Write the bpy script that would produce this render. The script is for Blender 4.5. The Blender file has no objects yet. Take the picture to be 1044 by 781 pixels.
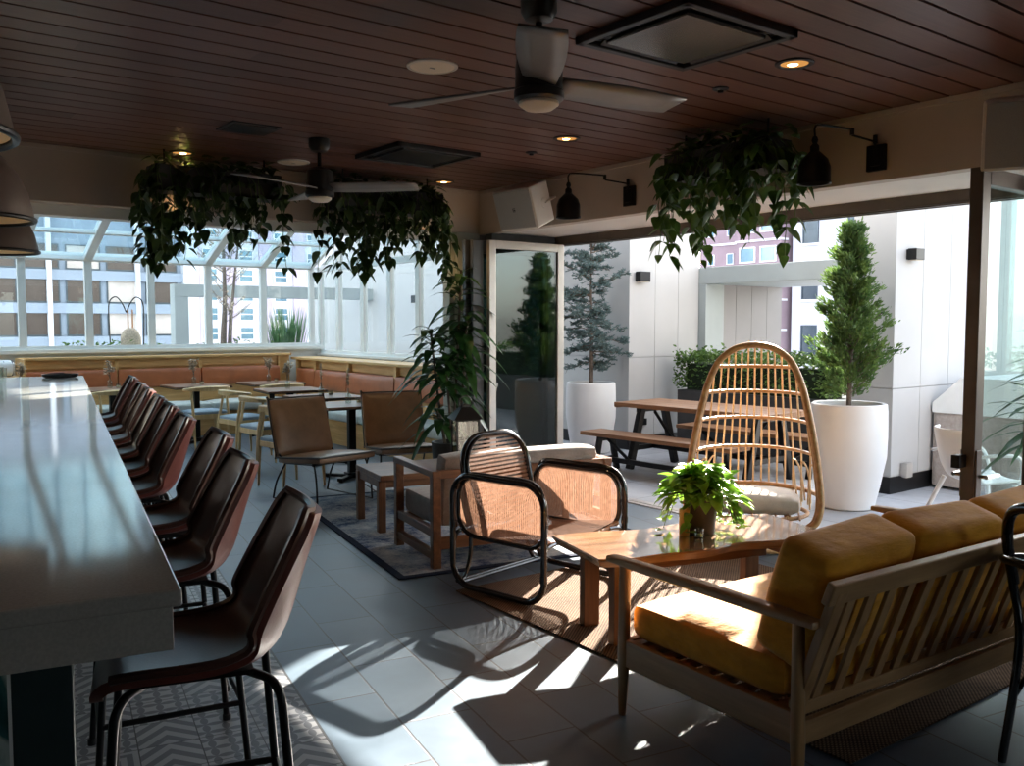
import bpy, bmesh, math, random
from mathutils import Vector, Matrix, Euler
random.seed(7)
S = bpy.context.scene
COL = S.collection
R = math.radians
PI = math.pi

# ------------------------------------------------------------------ frames
TA = R(10.8)                       # the bar and the floor tiles are turned 10.8 deg to the room
CT, ST = math.cos(TA), math.sin(TA)
def tf(u, v):                      # tile frame -> room frame
    return (u * CT + v * ST, -u * ST + v * CT)
ZC = 2.652                         # ceiling
HX = 4.61                          # face of the header over the folding doors
BY = 6.50                          # face of the beam in front of the glasshouse
TX = 5.40                          # door track
GY, GX = 12.8, 6.1                 # glasshouse end wall and side wall
EAVE, SILL = 2.36, 1.17

# ------------------------------------------------------------------ materials
def lin(c):
    if isinstance(c, str):
        c = [int(c[i:i + 2], 16) / 255 for i in (0, 2, 4)]
        c = [x / 12.92 if x <= .04045 else ((x + .055) / 1.055) ** 2.4 for x in c]
    return (c[0], c[1], c[2], 1)
MATS = {}
class NT:
    def __init__(s, name):
        s.m = bpy.data.materials.new(name); s.m.use_nodes = True
        s.t = s.m.node_tree; s.t.nodes.clear()
        s.out = s.t.nodes.new('ShaderNodeOutputMaterial')
    def n(s, typ, **kw):
        nd = s.t.nodes.new('ShaderNode' + typ)
        for k, v in kw.items():
            if k in nd.inputs.keys() if isinstance(k, str) else False:
                s.set(nd, k, v)
            elif hasattr(nd, k): setattr(nd, k, v)
        return nd
    def set(s, nd, k, v):
        if isinstance(v, bpy.types.NodeSocket): s.t.links.new(v, nd.inputs[k])
        else: nd.inputs[k].default_value = v
    def link(s, a, b): s.t.links.new(a, b)
    def math(s, op, a, b=None, c=None):
        nd = s.t.nodes.new('ShaderNodeMath'); nd.operation = op
        for i, v in enumerate((a, b, c)):
            if v is not None: s.set(nd, i, v)
        return nd.outputs[0]
    def mix(s, f, a, b, mode='MIX'):
        nd = s.t.nodes.new('ShaderNodeMix'); nd.data_type = 'RGBA'; nd.blend_type = mode
        s.set(nd, 0, f); s.set(nd, 6, a); s.set(nd, 7, b)
        return nd.outputs[2]
    def obj(s): return s.t.nodes.new('ShaderNodeTexCoord').outputs['Object']
    def mapping(s, vec, sc=(1, 1, 1), rot=(0, 0, 0), loc=(0, 0, 0)):
        nd = s.t.nodes.new('ShaderNodeMapping')
        s.set(nd, 'Vector', vec); nd.inputs['Scale'].default_value = sc
        nd.inputs['Rotation'].default_value = rot; nd.inputs['Location'].default_value = loc
        return nd.outputs[0]
    def noise(s, vec, scale, detail=4, rough=.55, out='Fac'):
        nd = s.t.nodes.new('ShaderNodeTexNoise')
        s.set(nd, 'Vector', vec); nd.inputs['Scale'].default_value = scale
        nd.inputs['Detail'].default_value = detail; nd.inputs['Roughness'].default_value = rough
        return nd.outputs[out]
    def ramp(s, f, stops):
        nd = s.t.nodes.new('ShaderNodeValToRGB'); s.set(nd, 0, f)
        el = nd.color_ramp.elements
        while len(el) < len(stops): el.new(.5)
        for e, (p, c) in zip(el, stops): e.position = p; e.color = lin(c)
        return nd.outputs[0]
    def bump(s, h, strength=.3, dist=.01):
        nd = s.t.nodes.new('ShaderNodeBump'); s.set(nd, 'Height', h)
        nd.inputs['Strength'].default_value = strength; nd.inputs['Distance'].default_value = dist
        return nd.outputs[0]
    def bsdf(s, base, rough=.5, metal=0, normal=None, spec=None, coat=0, sheen=0):
        b = s.t.nodes.new('ShaderNodeBsdfPrincipled')
        s.set(b, 'Base Color', base if isinstance(base, bpy.types.NodeSocket) else lin(base))
        s.set(b, 'Roughness', rough); b.inputs['Metallic'].default_value = metal
        if normal is not None: s.set(b, 'Normal', normal)
        if spec is not None: b.inputs['Specular IOR Level'].default_value = spec
        if coat: b.inputs['Coat Weight'].default_value = coat; b.inputs['Coat Roughness'].default_value = .08
        if sheen: b.inputs['Sheen Weight'].default_value = sheen; b.inputs['Sheen Roughness'].default_value = .5
        return b.outputs[0]
    def done(s, sh):
        s.link(sh, s.out.inputs[0]); MATS[s.m.name] = s.m; return s.m

def plain(name, c, rough=.5, metal=0, var=.12, scale=8, bump=0, bscale=60, coat=0, sheen=0, spec=None):
    """a paint, plastic, metal or leather with a little mottling"""
    k = NT(name); o = k.obj()
    nz = k.noise(o, scale)
    c = lin(c)
    lo = tuple(x * (1 - var) for x in c[:3]); hi = tuple(min(1, x * (1 + var)) for x in c[:3])
    col = k.ramp(nz, [(.3, lo), (.7, hi)])
    nm = k.bump(k.noise(o, bscale, 6), bump, .004) if bump else None
    return k.done(k.bsdf(col, rough, metal, nm, spec, coat, sheen))
def wood(name, a, b, rough=.45, axis=0, scale=3.0, coat=0, spec=None):
    k = NT(name); o = k.obj()
    sc = [9, 9, 9]; sc[axis] = .9
    v = k.mapping(o, tuple(x * scale / 3 for x in sc))
    n1 = k.noise(v, 2.6, 8, .62)
    sc2 = [60, 60, 60]; sc2[axis] = 2.5
    n2 = k.noise(k.mapping(o, tuple(sc2)), 1.0, 4)
    f = k.math('ADD', k.math('MULTIPLY', n1, .75), k.math('MULTIPLY', n2, .25))
    col = k.ramp(f, [(.36, a), (.52, tuple((lin(a)[i] + lin(b)[i]) / 2 for i in range(3))), (.66, b)])
    return k.done(k.bsdf(col, rough, 0, k.bump(f, .12, .004), spec, coat))
def fabric(name, c, scale=420, var=.25, rough=.9, sheen=.15):
    k = NT(name); o = k.obj()
    n1 = k.noise(o, scale, 2); n2 = k.noise(o, 14, 4)
    f = k.math('ADD', k.math('MULTIPLY', n1, .6), k.math('MULTIPLY', n2, .4))
    c = lin(c)
    col = k.ramp(f, [(.35, tuple(x * (1 - var) for x in c[:3])), (.65, tuple(min(1, x * (1 + var)) for x in c[:3]))])
    return k.done(k.bsdf(col, rough, 0, k.bump(n1, .25, .002), .2, 0, sheen))
def glass(name, tint=(1, 1, 1), k_ref=1.0, rough=0.0):
    k = NT(name)
    tr = k.t.nodes.new('ShaderNodeBsdfTransparent'); tr.inputs[0].default_value = lin(tint)
    gl = k.t.nodes.new('ShaderNodeBsdfGlossy'); gl.inputs['Roughness'].default_value = rough
    lw = k.t.nodes.new('ShaderNodeLayerWeight'); lw.inputs[0].default_value = .5
    f = k.math('ADD', k.math('MULTIPLY', k.math('POWER', lw.outputs['Facing'], 5), .9), .035)
    f = k.math('MINIMUM', k.math('MULTIPLY', f, k_ref), 1.0)
    mx = k.t.nodes.new('ShaderNodeMixShader')
    k.link(f, mx.inputs[0]); k.link(tr.outputs[0], mx.inputs[1]); k.link(gl.outputs[0], mx.inputs[2])
    return k.done(mx.outputs[0])
def leafmat(name, a, b, trans=.35, rough=.4, scale=9):
    k = NT(name)
    col = k.ramp(k.noise(k.obj(), scale, 3), [(.35, a), (.65, b)])
    base = k.bsdf(col, rough, 0, None, .4)
    tl = k.t.nodes.new('ShaderNodeBsdfTranslucent')
    k.link(k.mix(.5, col, lin((.5, .75, .1)), 'MULTIPLY') if False else col, tl.inputs[0])
    mx = k.t.nodes.new('ShaderNodeMixShader'); mx.inputs[0].default_value = trans
    k.link(base, mx.inputs[1]); k.link(tl.outputs[0], mx.inputs[2])
    return k.done(mx.outputs[0])
def emit(name, c, st):
    k = NT(name); e = k.t.nodes.new('ShaderNodeEmission')
    e.inputs[0].default_value = lin(c); e.inputs[1].default_value = st
    return k.done(e.outputs[0])

def make_materials():
    # slate-grey floor tiles laid in a half bond
    k = NT('slate_tile'); o = k.obj()
    sp = k.t.nodes.new('ShaderNodeSeparateXYZ'); k.link(o, sp.inputs[0])
    cb = k.t.nodes.new('ShaderNodeCombineXYZ')
    k.link(k.math('ADD', sp.outputs[1], 100.0 * .63 - 4.40), cb.inputs[0])
    k.link(k.math('ADD', sp.outputs[0], 100.0 * .284 - .827), cb.inputs[1])
    br = k.t.nodes.new('ShaderNodeTexBrick'); k.link(cb.outputs[0], br.inputs[0])
    br.inputs['Scale'].default_value = 1; br.inputs['Brick Width'].default_value = .63; br.inputs['Row Height'].default_value = .284
    br.inputs['Mortar Size'].default_value = .004; br.inputs['Mortar Smooth'].default_value = .1
    br.inputs['Color1'].default_value = lin((.095, .145, .195)); br.inputs['Color2'].default_value = lin((.12, .175, .225))
    br.inputs['Mortar'].default_value = lin((.03, .03, .032))
    n1 = k.noise(o, 3.2, 6, .6)
    col = k.mix(.55, br.outputs[0], k.ramp(n1, [(.3, (.35, .35, .36)), (.7, (.95, .95, .95))]), 'MULTIPLY')
    h = k.math('ADD', k.math('MULTIPLY', br.outputs['Fac'], -1), k.math('MULTIPLY', k.noise(o, 30, 5), .12))
    ro = k.math('ADD', k.math('MULTIPLY', n1, .2), .3)
    k.done(k.bsdf(col, ro, 0, k.bump(h, .5, .002), .8))
    # patterned cement tiles beside the bar
    k = NT('patterned_tile'); o = k.obj()
    sp = k.t.nodes.new('ShaderNodeSeparateXYZ'); k.link(o, sp.inputs[0])
    T = .2055
    u = k.math('DIVIDE', k.math('ADD', sp.outputs[0], 20 * T), T); v = k.math('DIVIDE', k.math('ADD', sp.outputs[1], 20 * T - .06), T)
    fu = k.math('FRACT', u); fv = k.math('FRACT', v)
    iu = k.math('FLOOR', u); iv = k.math('FLOOR', v)
    cc = k.t.nodes.new('ShaderNodeCombineXYZ'); k.link(iu, cc.inputs[0]); k.link(iv, cc.inputs[1])
    wn = k.t.nodes.new('ShaderNodeTexWhiteNoise'); wn.noise_dimensions = '2D'; k.link(cc.outputs[0], wn.inputs['Vector'])
    hsh = wn.outputs['Value']
    # interlocking circles, three to a tile
    gu = k.math('FRACT', k.math('MULTIPLY', fu, 3)); gv = k.math('FRACT', k.math('MULTIPLY', fv, 3))
    lens = None
    for cx, cy in ((0, 0), (1, 0), (0, 1), (1, 1)):
        d = k.math('SQRT', k.math('ADD', k.math('POWER', k.math('ABSOLUTE', k.math('SUBTRACT', gu, cx)), 2), k.math('POWER', k.math('ABSOLUTE', k.math('SUBTRACT', gv, cy)), 2)))
        ring = k.math('LESS_THAN', d, .7072)
        lens = ring if lens is None else k.math('ADD', lens, ring)
    lens = k.math('GREATER_THAN', lens, 1.5)
    # broad diagonal chevrons
    dg = k.math('ADD', k.math('ABSOLUTE', k.math('SUBTRACT', fu, .5)), fv)
    stp = k.math('GREATER_THAN', k.math('FRACT', k.math('MULTIPLY', dg, 2.5)), .5)
    sq = k.math('MAXIMUM', k.math('ABSOLUTE', k.math('SUBTRACT', fu, .5)), k.math('ABSOLUTE', k.math('SUBTRACT', fv, .5)))
    sq = k.math('GREATER_THAN', k.math('FRACT', k.math('MULTIPLY', sq, 5)), .5)
    pick = k.math('LESS_THAN', hsh, .36); pick2 = k.math('GREATER_THAN', hsh, .8)
    pat = k.math('ADD', k.math('MULTIPLY', pick, lens), k.math('MULTIPLY', k.math('SUBTRACT', 1, pick), stp))
    pat = k.math('ADD', k.math('MULTIPLY', pick2, sq), k.math('MULTIPLY', k.math('SUBTRACT', 1, pick2), pat))
    col = k.mix(pat, lin((.30, .31, .32)), lin((.10, .11, .125)))
    em = k.math('MAXIMUM', k.math('ABSOLUTE', k.math('SUBTRACT', fu, .5)), k.math('ABSOLUTE', k.math('SUBTRACT', fv, .5)))
    col = k.mix(k.math('GREATER_THAN', em, .49), col, lin((.02, .02, .022)))
    k.done(k.bsdf(col, .42))
    # terrace pavers
    k = NT('terrace_paver'); o = k.obj()
    br = k.t.nodes.new('ShaderNodeTexBrick'); k.link(o, br.inputs[0]); br.offset = 0
    br.inputs['Scale'].default_value = 1; br.inputs['Brick Width'].default_value = .61; br.inputs['Row Height'].default_value = .61
    br.inputs['Mortar Size'].default_value = .004
    br.inputs['Color1'].default_value = lin((.43, .44, .465)); br.inputs['Color2'].default_value = lin((.48, .49, .51)); br.inputs['Mortar'].default_value = lin((.16, .16, .17))
    col = k.mix(.3, br.outputs[0], k.ramp(k.noise(o, 6, 8, .7), [(.3, (.5, .5, .5)), (.7, (1, 1, 1))]), 'MULTIPLY')
    k.done(k.bsdf(col, .75, 0, k.bump(k.noise(o, 90, 3), .15, .002)))
    # ceiling planks: one hue per plank, long grain along x
    k = NT('ceiling_plank'); o = k.obj()
    sp = k.t.nodes.new('ShaderNodeSeparateXYZ'); k.link(o, sp.inputs[0])
    row = k.math('FLOOR', k.math('DIVIDE', k.math('SUBTRACT', sp.outputs[1], 2.04 - .155 * 40), .155))
    seg = k.math('FLOOR', k.math('DIVIDE', k.math('ADD', sp.outputs[0], k.math('MULTIPLY', row, 1.37)), 2.1))
    cc = k.t.nodes.new('ShaderNodeCombineXYZ'); k.link(row, cc.inputs[0]); k.link(seg, cc.inputs[1])
    wn = k.t.nodes.new('ShaderNodeTexWhiteNoise'); wn.noise_dimensions = '2D'; k.link(cc.outputs[0], wn.inputs['Vector'])
    gr = k.noise(k.mapping(o, (1.2, 30, 30)), 3, 6)
    f = k.math('ADD', k.math('MULTIPLY', wn.outputs['Value'], .5), k.math('MULTIPLY', gr, .5))
    col = k.ramp(f, [(.2, (.10, .042, .032)), (.8, (.20, .095, .075))])
    k.done(k.bsdf(col, .38, 0, k.bump(gr, .1, .003), .5))
    # greige plaster and whites
    plain('greige_plaster', (.50, .43, .37), .7, var=.05, scale=3, bump=.04)
    plain('soffit_white', (.74, .70, .66), .65, var=.04, scale=3)
    plain('frame_white', (.82, .84, .83), .35, var=.03)
    plain('bronze_frame', (.12, .095, .078), .4, .3, var=.15)
    plain('silver_frame', (.52, .49, .46), .35, .45, var=.06)
    plain('dark_frame', (.06, .062, .066), .4, .3, var=.12)
    plain('column_paint', (.55, .58, .53), .6, var=.05)
    plain('stucco_white', (.43, .425, .42), .75, var=.035, scale=2)
    plain('pergola_grey', (.30, .33, .325), .55, var=.07, scale=2)
    plain('panel_taupe', (.22, .205, .20), .55, var=.06, scale=2)
    plain('black_steel', (.012, .012, .013), .38, .5, var=.2)
    plain('black_plastic', (.014, .014, .016), .35, var=.2)
    plain('dark_vent', (.035, .035, .038), .4, .4, var=.2)
    plain('vent_glass', (.16, .145, .135), .25, .55, var=.2, scale=3)
    plain('fan_blade_grey', (.26, .25, .245), .4, .3, var=.06)
    plain('speaker_white', (.72, .69, .64), .45, var=.04)
    plain('speaker_mesh', (.42, .42, .41), .55, .3, var=.1, scale=300)
    plain('shade_taupe', (.13, .10, .085), .5, .1, var=.12)
    plain('shade_cream', (.86, .76, .62), .5, var=.04)
    plain('planter_white', (.74, .74, .74), .4, var=.03, scale=3)
    plain('planter_dark', (.035, .034, .034), .5, var=.2)
    plain('pot_brown', (.045, .036, .030), .55, var=.2)
    plain('soil', (.05, .035, .025), .95, var=.4, scale=60, bump=.6)
    # quartz worktop
    k = NT('quartz_top'); o = k.obj()
    n1 = k.noise(o, 2.2, 7, .6); n2 = k.noise(o, 160, 2)
    col = k.mix(.25, k.ramp(n1, [(.3, (.42, .385, .355)), (.7, (.52, .48, .445))]), k.ramp(n2, [(.4, (.36, .35, .34)), (.6, (.56, .54, .52))]))
    k.done(k.bsdf(col, .08, 0, None, .42))
    # teal marble
    k = NT('teal_marble'); o = k.obj()
    wv = k.t.nodes.new('ShaderNodeTexWave'); k.link(k.mapping(o, (2, 2, 1), (0, .4, .3)), wv.inputs[0])
    wv.inputs['Scale'].default_value = 2.2; wv.inputs['Distortion'].default_value = 14; wv.inputs['Detail'].default_value = 5
    col = k.ramp(wv.outputs['Fac'], [(.0, (.02, .075, .075)), (.6, (.05, .15, .145)), (.95, (.45, .55, .52))])
    k.done(k.bsdf(col, .2))
    plain('bar_teal', (.016, .034, .038), .5, var=.15)
    # leathers
    plain('stool_leather', (.075, .030, .022), .32, var=.25, scale=6, bump=.1, bscale=140, spec=.55)
    plain('stool_leather_back', (.15, .036, .026), .42, var=.2, scale=6, bump=.1, bscale=140, spec=.5)
    plain('lounge_leather', (.30, .165, .085), .36, var=.16, scale=9, bump=.12, bscale=120, spec=.55)
    plain('lounge_piping', (.055, .034, .024), .5)
    plain('bench_leather', (.40, .115, .04), .42, var=.16, scale=5, bump=.1, bscale=110)
    fabric('bench_linen', (.62, .66, .62), 200, .15)
    fabric('blue_linen', (.30, .38, .46), 260, .18)
    fabric('grey_linen', (.30, .27, .245), 260, .28)
    k = NT('mustard_velvet'); o = k.obj()
    n1 = k.noise(o, 7, 5, .6); n2 = k.noise(k.mapping(o, (5, 9, 22), (.3, .2, .5)), 1.6, 4, .55); n3 = k.noise(o, 300, 2)
    col = k.ramp(k.math('ADD', k.math('MULTIPLY', n1, .6), k.math('MULTIPLY', n2, .4)), [(.35, (.52, .215, .010)), (.65, (.76, .355, .028))])
    h = k.math('ADD', k.math('MULTIPLY', n2, 1.0), k.math('MULTIPLY', n3, .02))
    k.done(k.bsdf(col, .8, 0, k.bump(h, .35, .02), .2, 0, .3))
    fabric('cushion_cream', (.70, .66, .60), 200, .15)
    wood('oak_x', (.54, .30, .10), (.78, .50, .22), .42, 0)
    wood('oak_y', (.54, .30, .10), (.78, .50, .22), .42, 1)
    wood('pale_oak', (.62, .41, .18), (.80, .58, .31), .45, 2)
    wood('sofa_wood', (.30, .155, .06), (.47, .27, .12), .42, 0)
    wood('sofa_wood_y', (.30, .155, .06), (.47, .27, .12), .42, 1)
    wood('sofa_wood_z', (.30, .155, .06), (.47, .27, .12), .42, 2)
    wood('walnut_x', (.12, .05, .022), (.27, .125, .055), .35, 0)
    wood('walnut_y', (.12, .05, .022), (.27, .125, .055), .35, 1)
    wood('walnut_z', (.12, .05, .022), (.27, .125, .055), .4, 2)
    wood('table_brown', (.14, .065, .035), (.25, .125, .07), .28, 0, spec=.6)
    wood('slab_wood', (.17, .085, .04), (.42, .24, .13), .16, 0, 2.0, .9)
    wood('picnic_wood', (.19, .085, .036), (.36, .185, .085), .55, 1)
    wood('cabinet_wood', (.34, .29, .26), (.47, .42, .385), .55, 0)
    plain('black_rattan', (.012, .011, .012), .2, var=.3, scale=30, spec=.7, coat=.3)
    plain('cane_tan', (.45, .20, .08), .5, var=.2, scale=40)
    # rattan pole with node rings
    k = NT('rattan_pole'); o = k.obj()
    n1 = k.noise(o, 26, 4)
    col = k.ramp(n1, [(.3, (.33, .155, .055)), (.7, (.58, .33, .14))])
    k.done(k.bsdf(col, .4, 0, k.bump(n1, .2, .003)))
    k = NT('rattan_rod'); o = k.obj()
    col = k.ramp(k.noise(o, 20, 3), [(.3, (.62, .40, .20)), (.7, (.82, .60, .36))])
    k.done(k.bsdf(col, .42))
    # woven cane: holes between the strands
    def cane(name, fu, fv, hole, cols):
        k = NT(name)
        tc = k.t.nodes.new('ShaderNodeTexCoord').outputs['UV']
        sp = k.t.nodes.new('ShaderNodeSeparateXYZ'); k.link(tc, sp.inputs[0])
        a = k.math('FRACT', k.math('MULTIPLY', sp.outputs[0], fu)); b = k.math('FRACT', k.math('MULTIPLY', sp.outputs[1], fv))
        ha = k.math('LESS_THAN', k.math('ABSOLUTE', k.math('SUBTRACT', a, .5)), hole[0] / 2)
        hb = k.math('LESS_THAN', k.math('ABSOLUTE', k.math('SUBTRACT', b, .5)), hole[1] / 2)
        hl = k.math('MULTIPLY', ha, hb)
        col = k.ramp(k.noise(k.obj(), 40, 3), [(.3, cols[0]), (.7, cols[1])])
        b1 = k.bsdf(col, .5)
        tl = k.t.nodes.new('ShaderNodeBsdfTranslucent'); k.link(col, tl.inputs[0])
        m1 = k.t.nodes.new('ShaderNodeMixShader'); m1.inputs[0].default_value = .3
        k.link(b1, m1.inputs[1]); k.link(tl.outputs[0], m1.inputs[2])
        tr = k.t.nodes.new('ShaderNodeBsdfTransparent')
        mx = k.t.nodes.new('ShaderNodeMixShader'); k.link(hl, mx.inputs[0]); k.link(m1.outputs[0], mx.inputs[1]); k.link(tr.outputs[0], mx.inputs[2])
        k.done(mx.outputs[0])
    cane('cane_weave', 48, 48, (.55, .55), ((.22, .115, .072), (.33, .185, .12)))
    cane('cane_rows', 5, 21, (.985, .46), ((.36, .22, .16), (.50, .33, .25)))
    # rugs
    k = NT('blue_rug'); o = k.obj()
    n1 = k.noise(o, 3.2, 8, .68); n2 = k.noise(o, 38, 5, .8); n3 = k.noise(k.mapping(o, (1, 26, 1)), 6, 4, .7)
    f = k.math('ADD', k.math('ADD', k.math('MULTIPLY', n1, .55), k.math('MULTIPLY', n2, .3)), k.math('MULTIPLY', n3, .25))
    col = k.ramp(f, [(.37, (.014, .030, .085)), (.48, (.04, .075, .165)), (.54, (.28, .32, .37)), (.66, (.60, .60, .58))])
    sp = k.t.nodes.new('ShaderNodeSeparateXYZ'); k.link(o, sp.inputs[0])
    edge = k.math('MAXIMUM', k.math('SUBTRACT', k.math('ABSOLUTE', sp.outputs[0]), .97 - .05), k.math('SUBTRACT', k.math('ABSOLUTE', sp.outputs[1]), 1.36 - .05))
    col = k.mix(k.math('GREATER_THAN', edge, 0), col, lin((.018, .026, .05)))
    k.done(k.bsdf(col, .95, 0, k.bump(n2, .5, .004), .1))
    k = NT('jute_weave'); o = k.obj()
    sp = k.t.nodes.new('ShaderNodeSeparateXYZ'); k.link(o, sp.inputs[0])
    a = k.math('SINE', k.math('MULTIPLY', sp.outputs[0], 2 * PI / .022)); b = k.math('SINE', k.math('ADD', k.math('MULTIPLY', sp.outputs[1], 2 * PI / .017), k.math('MULTIPLY', k.math('GREATER_THAN', a, 0), PI)))
    h = k.math('MULTIPLY', k.math('ABSOLUTE', a), k.math('ADD', k.math('MULTIPLY', b, .5), .5))
    n1 = k.noise(o, 4, 5)
    f = k.math('ADD', k.math('MULTIPLY', h, .6), k.math('MULTIPLY', n1, .4))
    col = k.ramp(f, [(.15, (.030, .018, .012)), (.45, (.15, .09, .055)), (.8, (.30, .195, .12))])
    k.done(k.bsdf(col, .9, 0, k.bump(h, .8, .004), .1))
    # plants
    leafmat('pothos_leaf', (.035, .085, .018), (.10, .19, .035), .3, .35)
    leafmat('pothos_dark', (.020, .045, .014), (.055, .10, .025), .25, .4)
    leafmat('lime_leaf', (.10, .26, .025), (.32, .52, .06), .45, .35)
    leafmat('dracaena_leaf', (.015, .055, .015), (.05, .13, .03), .25, .3)
    leafmat('spruce_needle', (.075, .12, .115), (.17, .24, .23), .15, .6)
    leafmat('cypress_leaf', (.045, .10, .030), (.15, .24, .06), .3, .55)
    leafmat('box_leaf', (.035, .085, .018), (.14, .24, .05), .3, .45)
    leafmat('grass_blade', (.06, .16, .06), (.16, .30, .12), .35, .5)
    leafmat('dry_flower', (.40, .31, .22), (.66, .57, .46), .2, .8)
    plain('bark', (.13, .10, .08), .9, var=.35, scale=40, bump=.6)
    plain('stem_green', (.09, .15, .04), .6)
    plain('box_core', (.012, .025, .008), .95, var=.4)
    # glass
    glass('pane_clear', (.93, .97, .96), 1.0)
    glass('pane_roof', (.74, .86, .88), 1.2)
    glass('pane_door', (.50, .60, .60), 1.9); glass('pane_near', (.78, .88, .87), 1.6)
    glass('clear_glass', (.9, .93, .92), 1.6)
    # city
    plain('city_grey', (.27, .31, .37), .7, var=.06, scale=.2)
    plain('city_brick', (.27, .195, .22), .85, var=.10, scale=.6)
    plain('city_trim', (.72, .70, .72), .7, var=.03)
    plain('city_pale', (.46, .45, .49), .85, var=.05, scale=.3)
    plain('city_white', (.62, .62, .66), .7, var=.05, scale=.2)
    plain('city_mauve', (.47, .40, .49), .8, var=.06, scale=.3)
    plain('city_glass_brown', (.085, .06, .052), .15, .2, var=.45, scale=.25)
    plain('city_glass_blue', (.13, .24, .31), .12, .3, var=.35, scale=.5)
    plain('city_glass_dark', (.06, .08, .10), .15, .3, var=.4, scale=.5)
    plain('city_curtain', (.55, .47, .42), .8, var=.12, scale=1)
    plain('tower_blue', (.36, .47, .52), .25, .2, var=.12, scale=.3)
    plain('wicker_pale', (.42, .34, .26), .9, var=.4, scale=60, bump=.8, bscale=80)
    plain('wax_cream', (.80, .68, .46), .6, var=.05)
    plain('amber_glass', (.70, .42, .10), .35, var=.15, scale=20)
    plain('chair_white', (.80, .80, .80), .4, var=.03)
    plain('chrome', (.55, .54, .52), .2, .9, var=.06)
    plain('stripe_white', (.75, .77, .82), .8)
    plain('stripe_navy', (.04, .05, .16), .8)
    emit('lamp_warm', (1.0, .58, .22), 14)
    emit('lamp_inner', (1.0, .45, .12), .55)
    emit('bulb_soft', (1.0, .74, .45), 3.0)
make_materials()
def M(n): return MATS[n]

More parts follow.
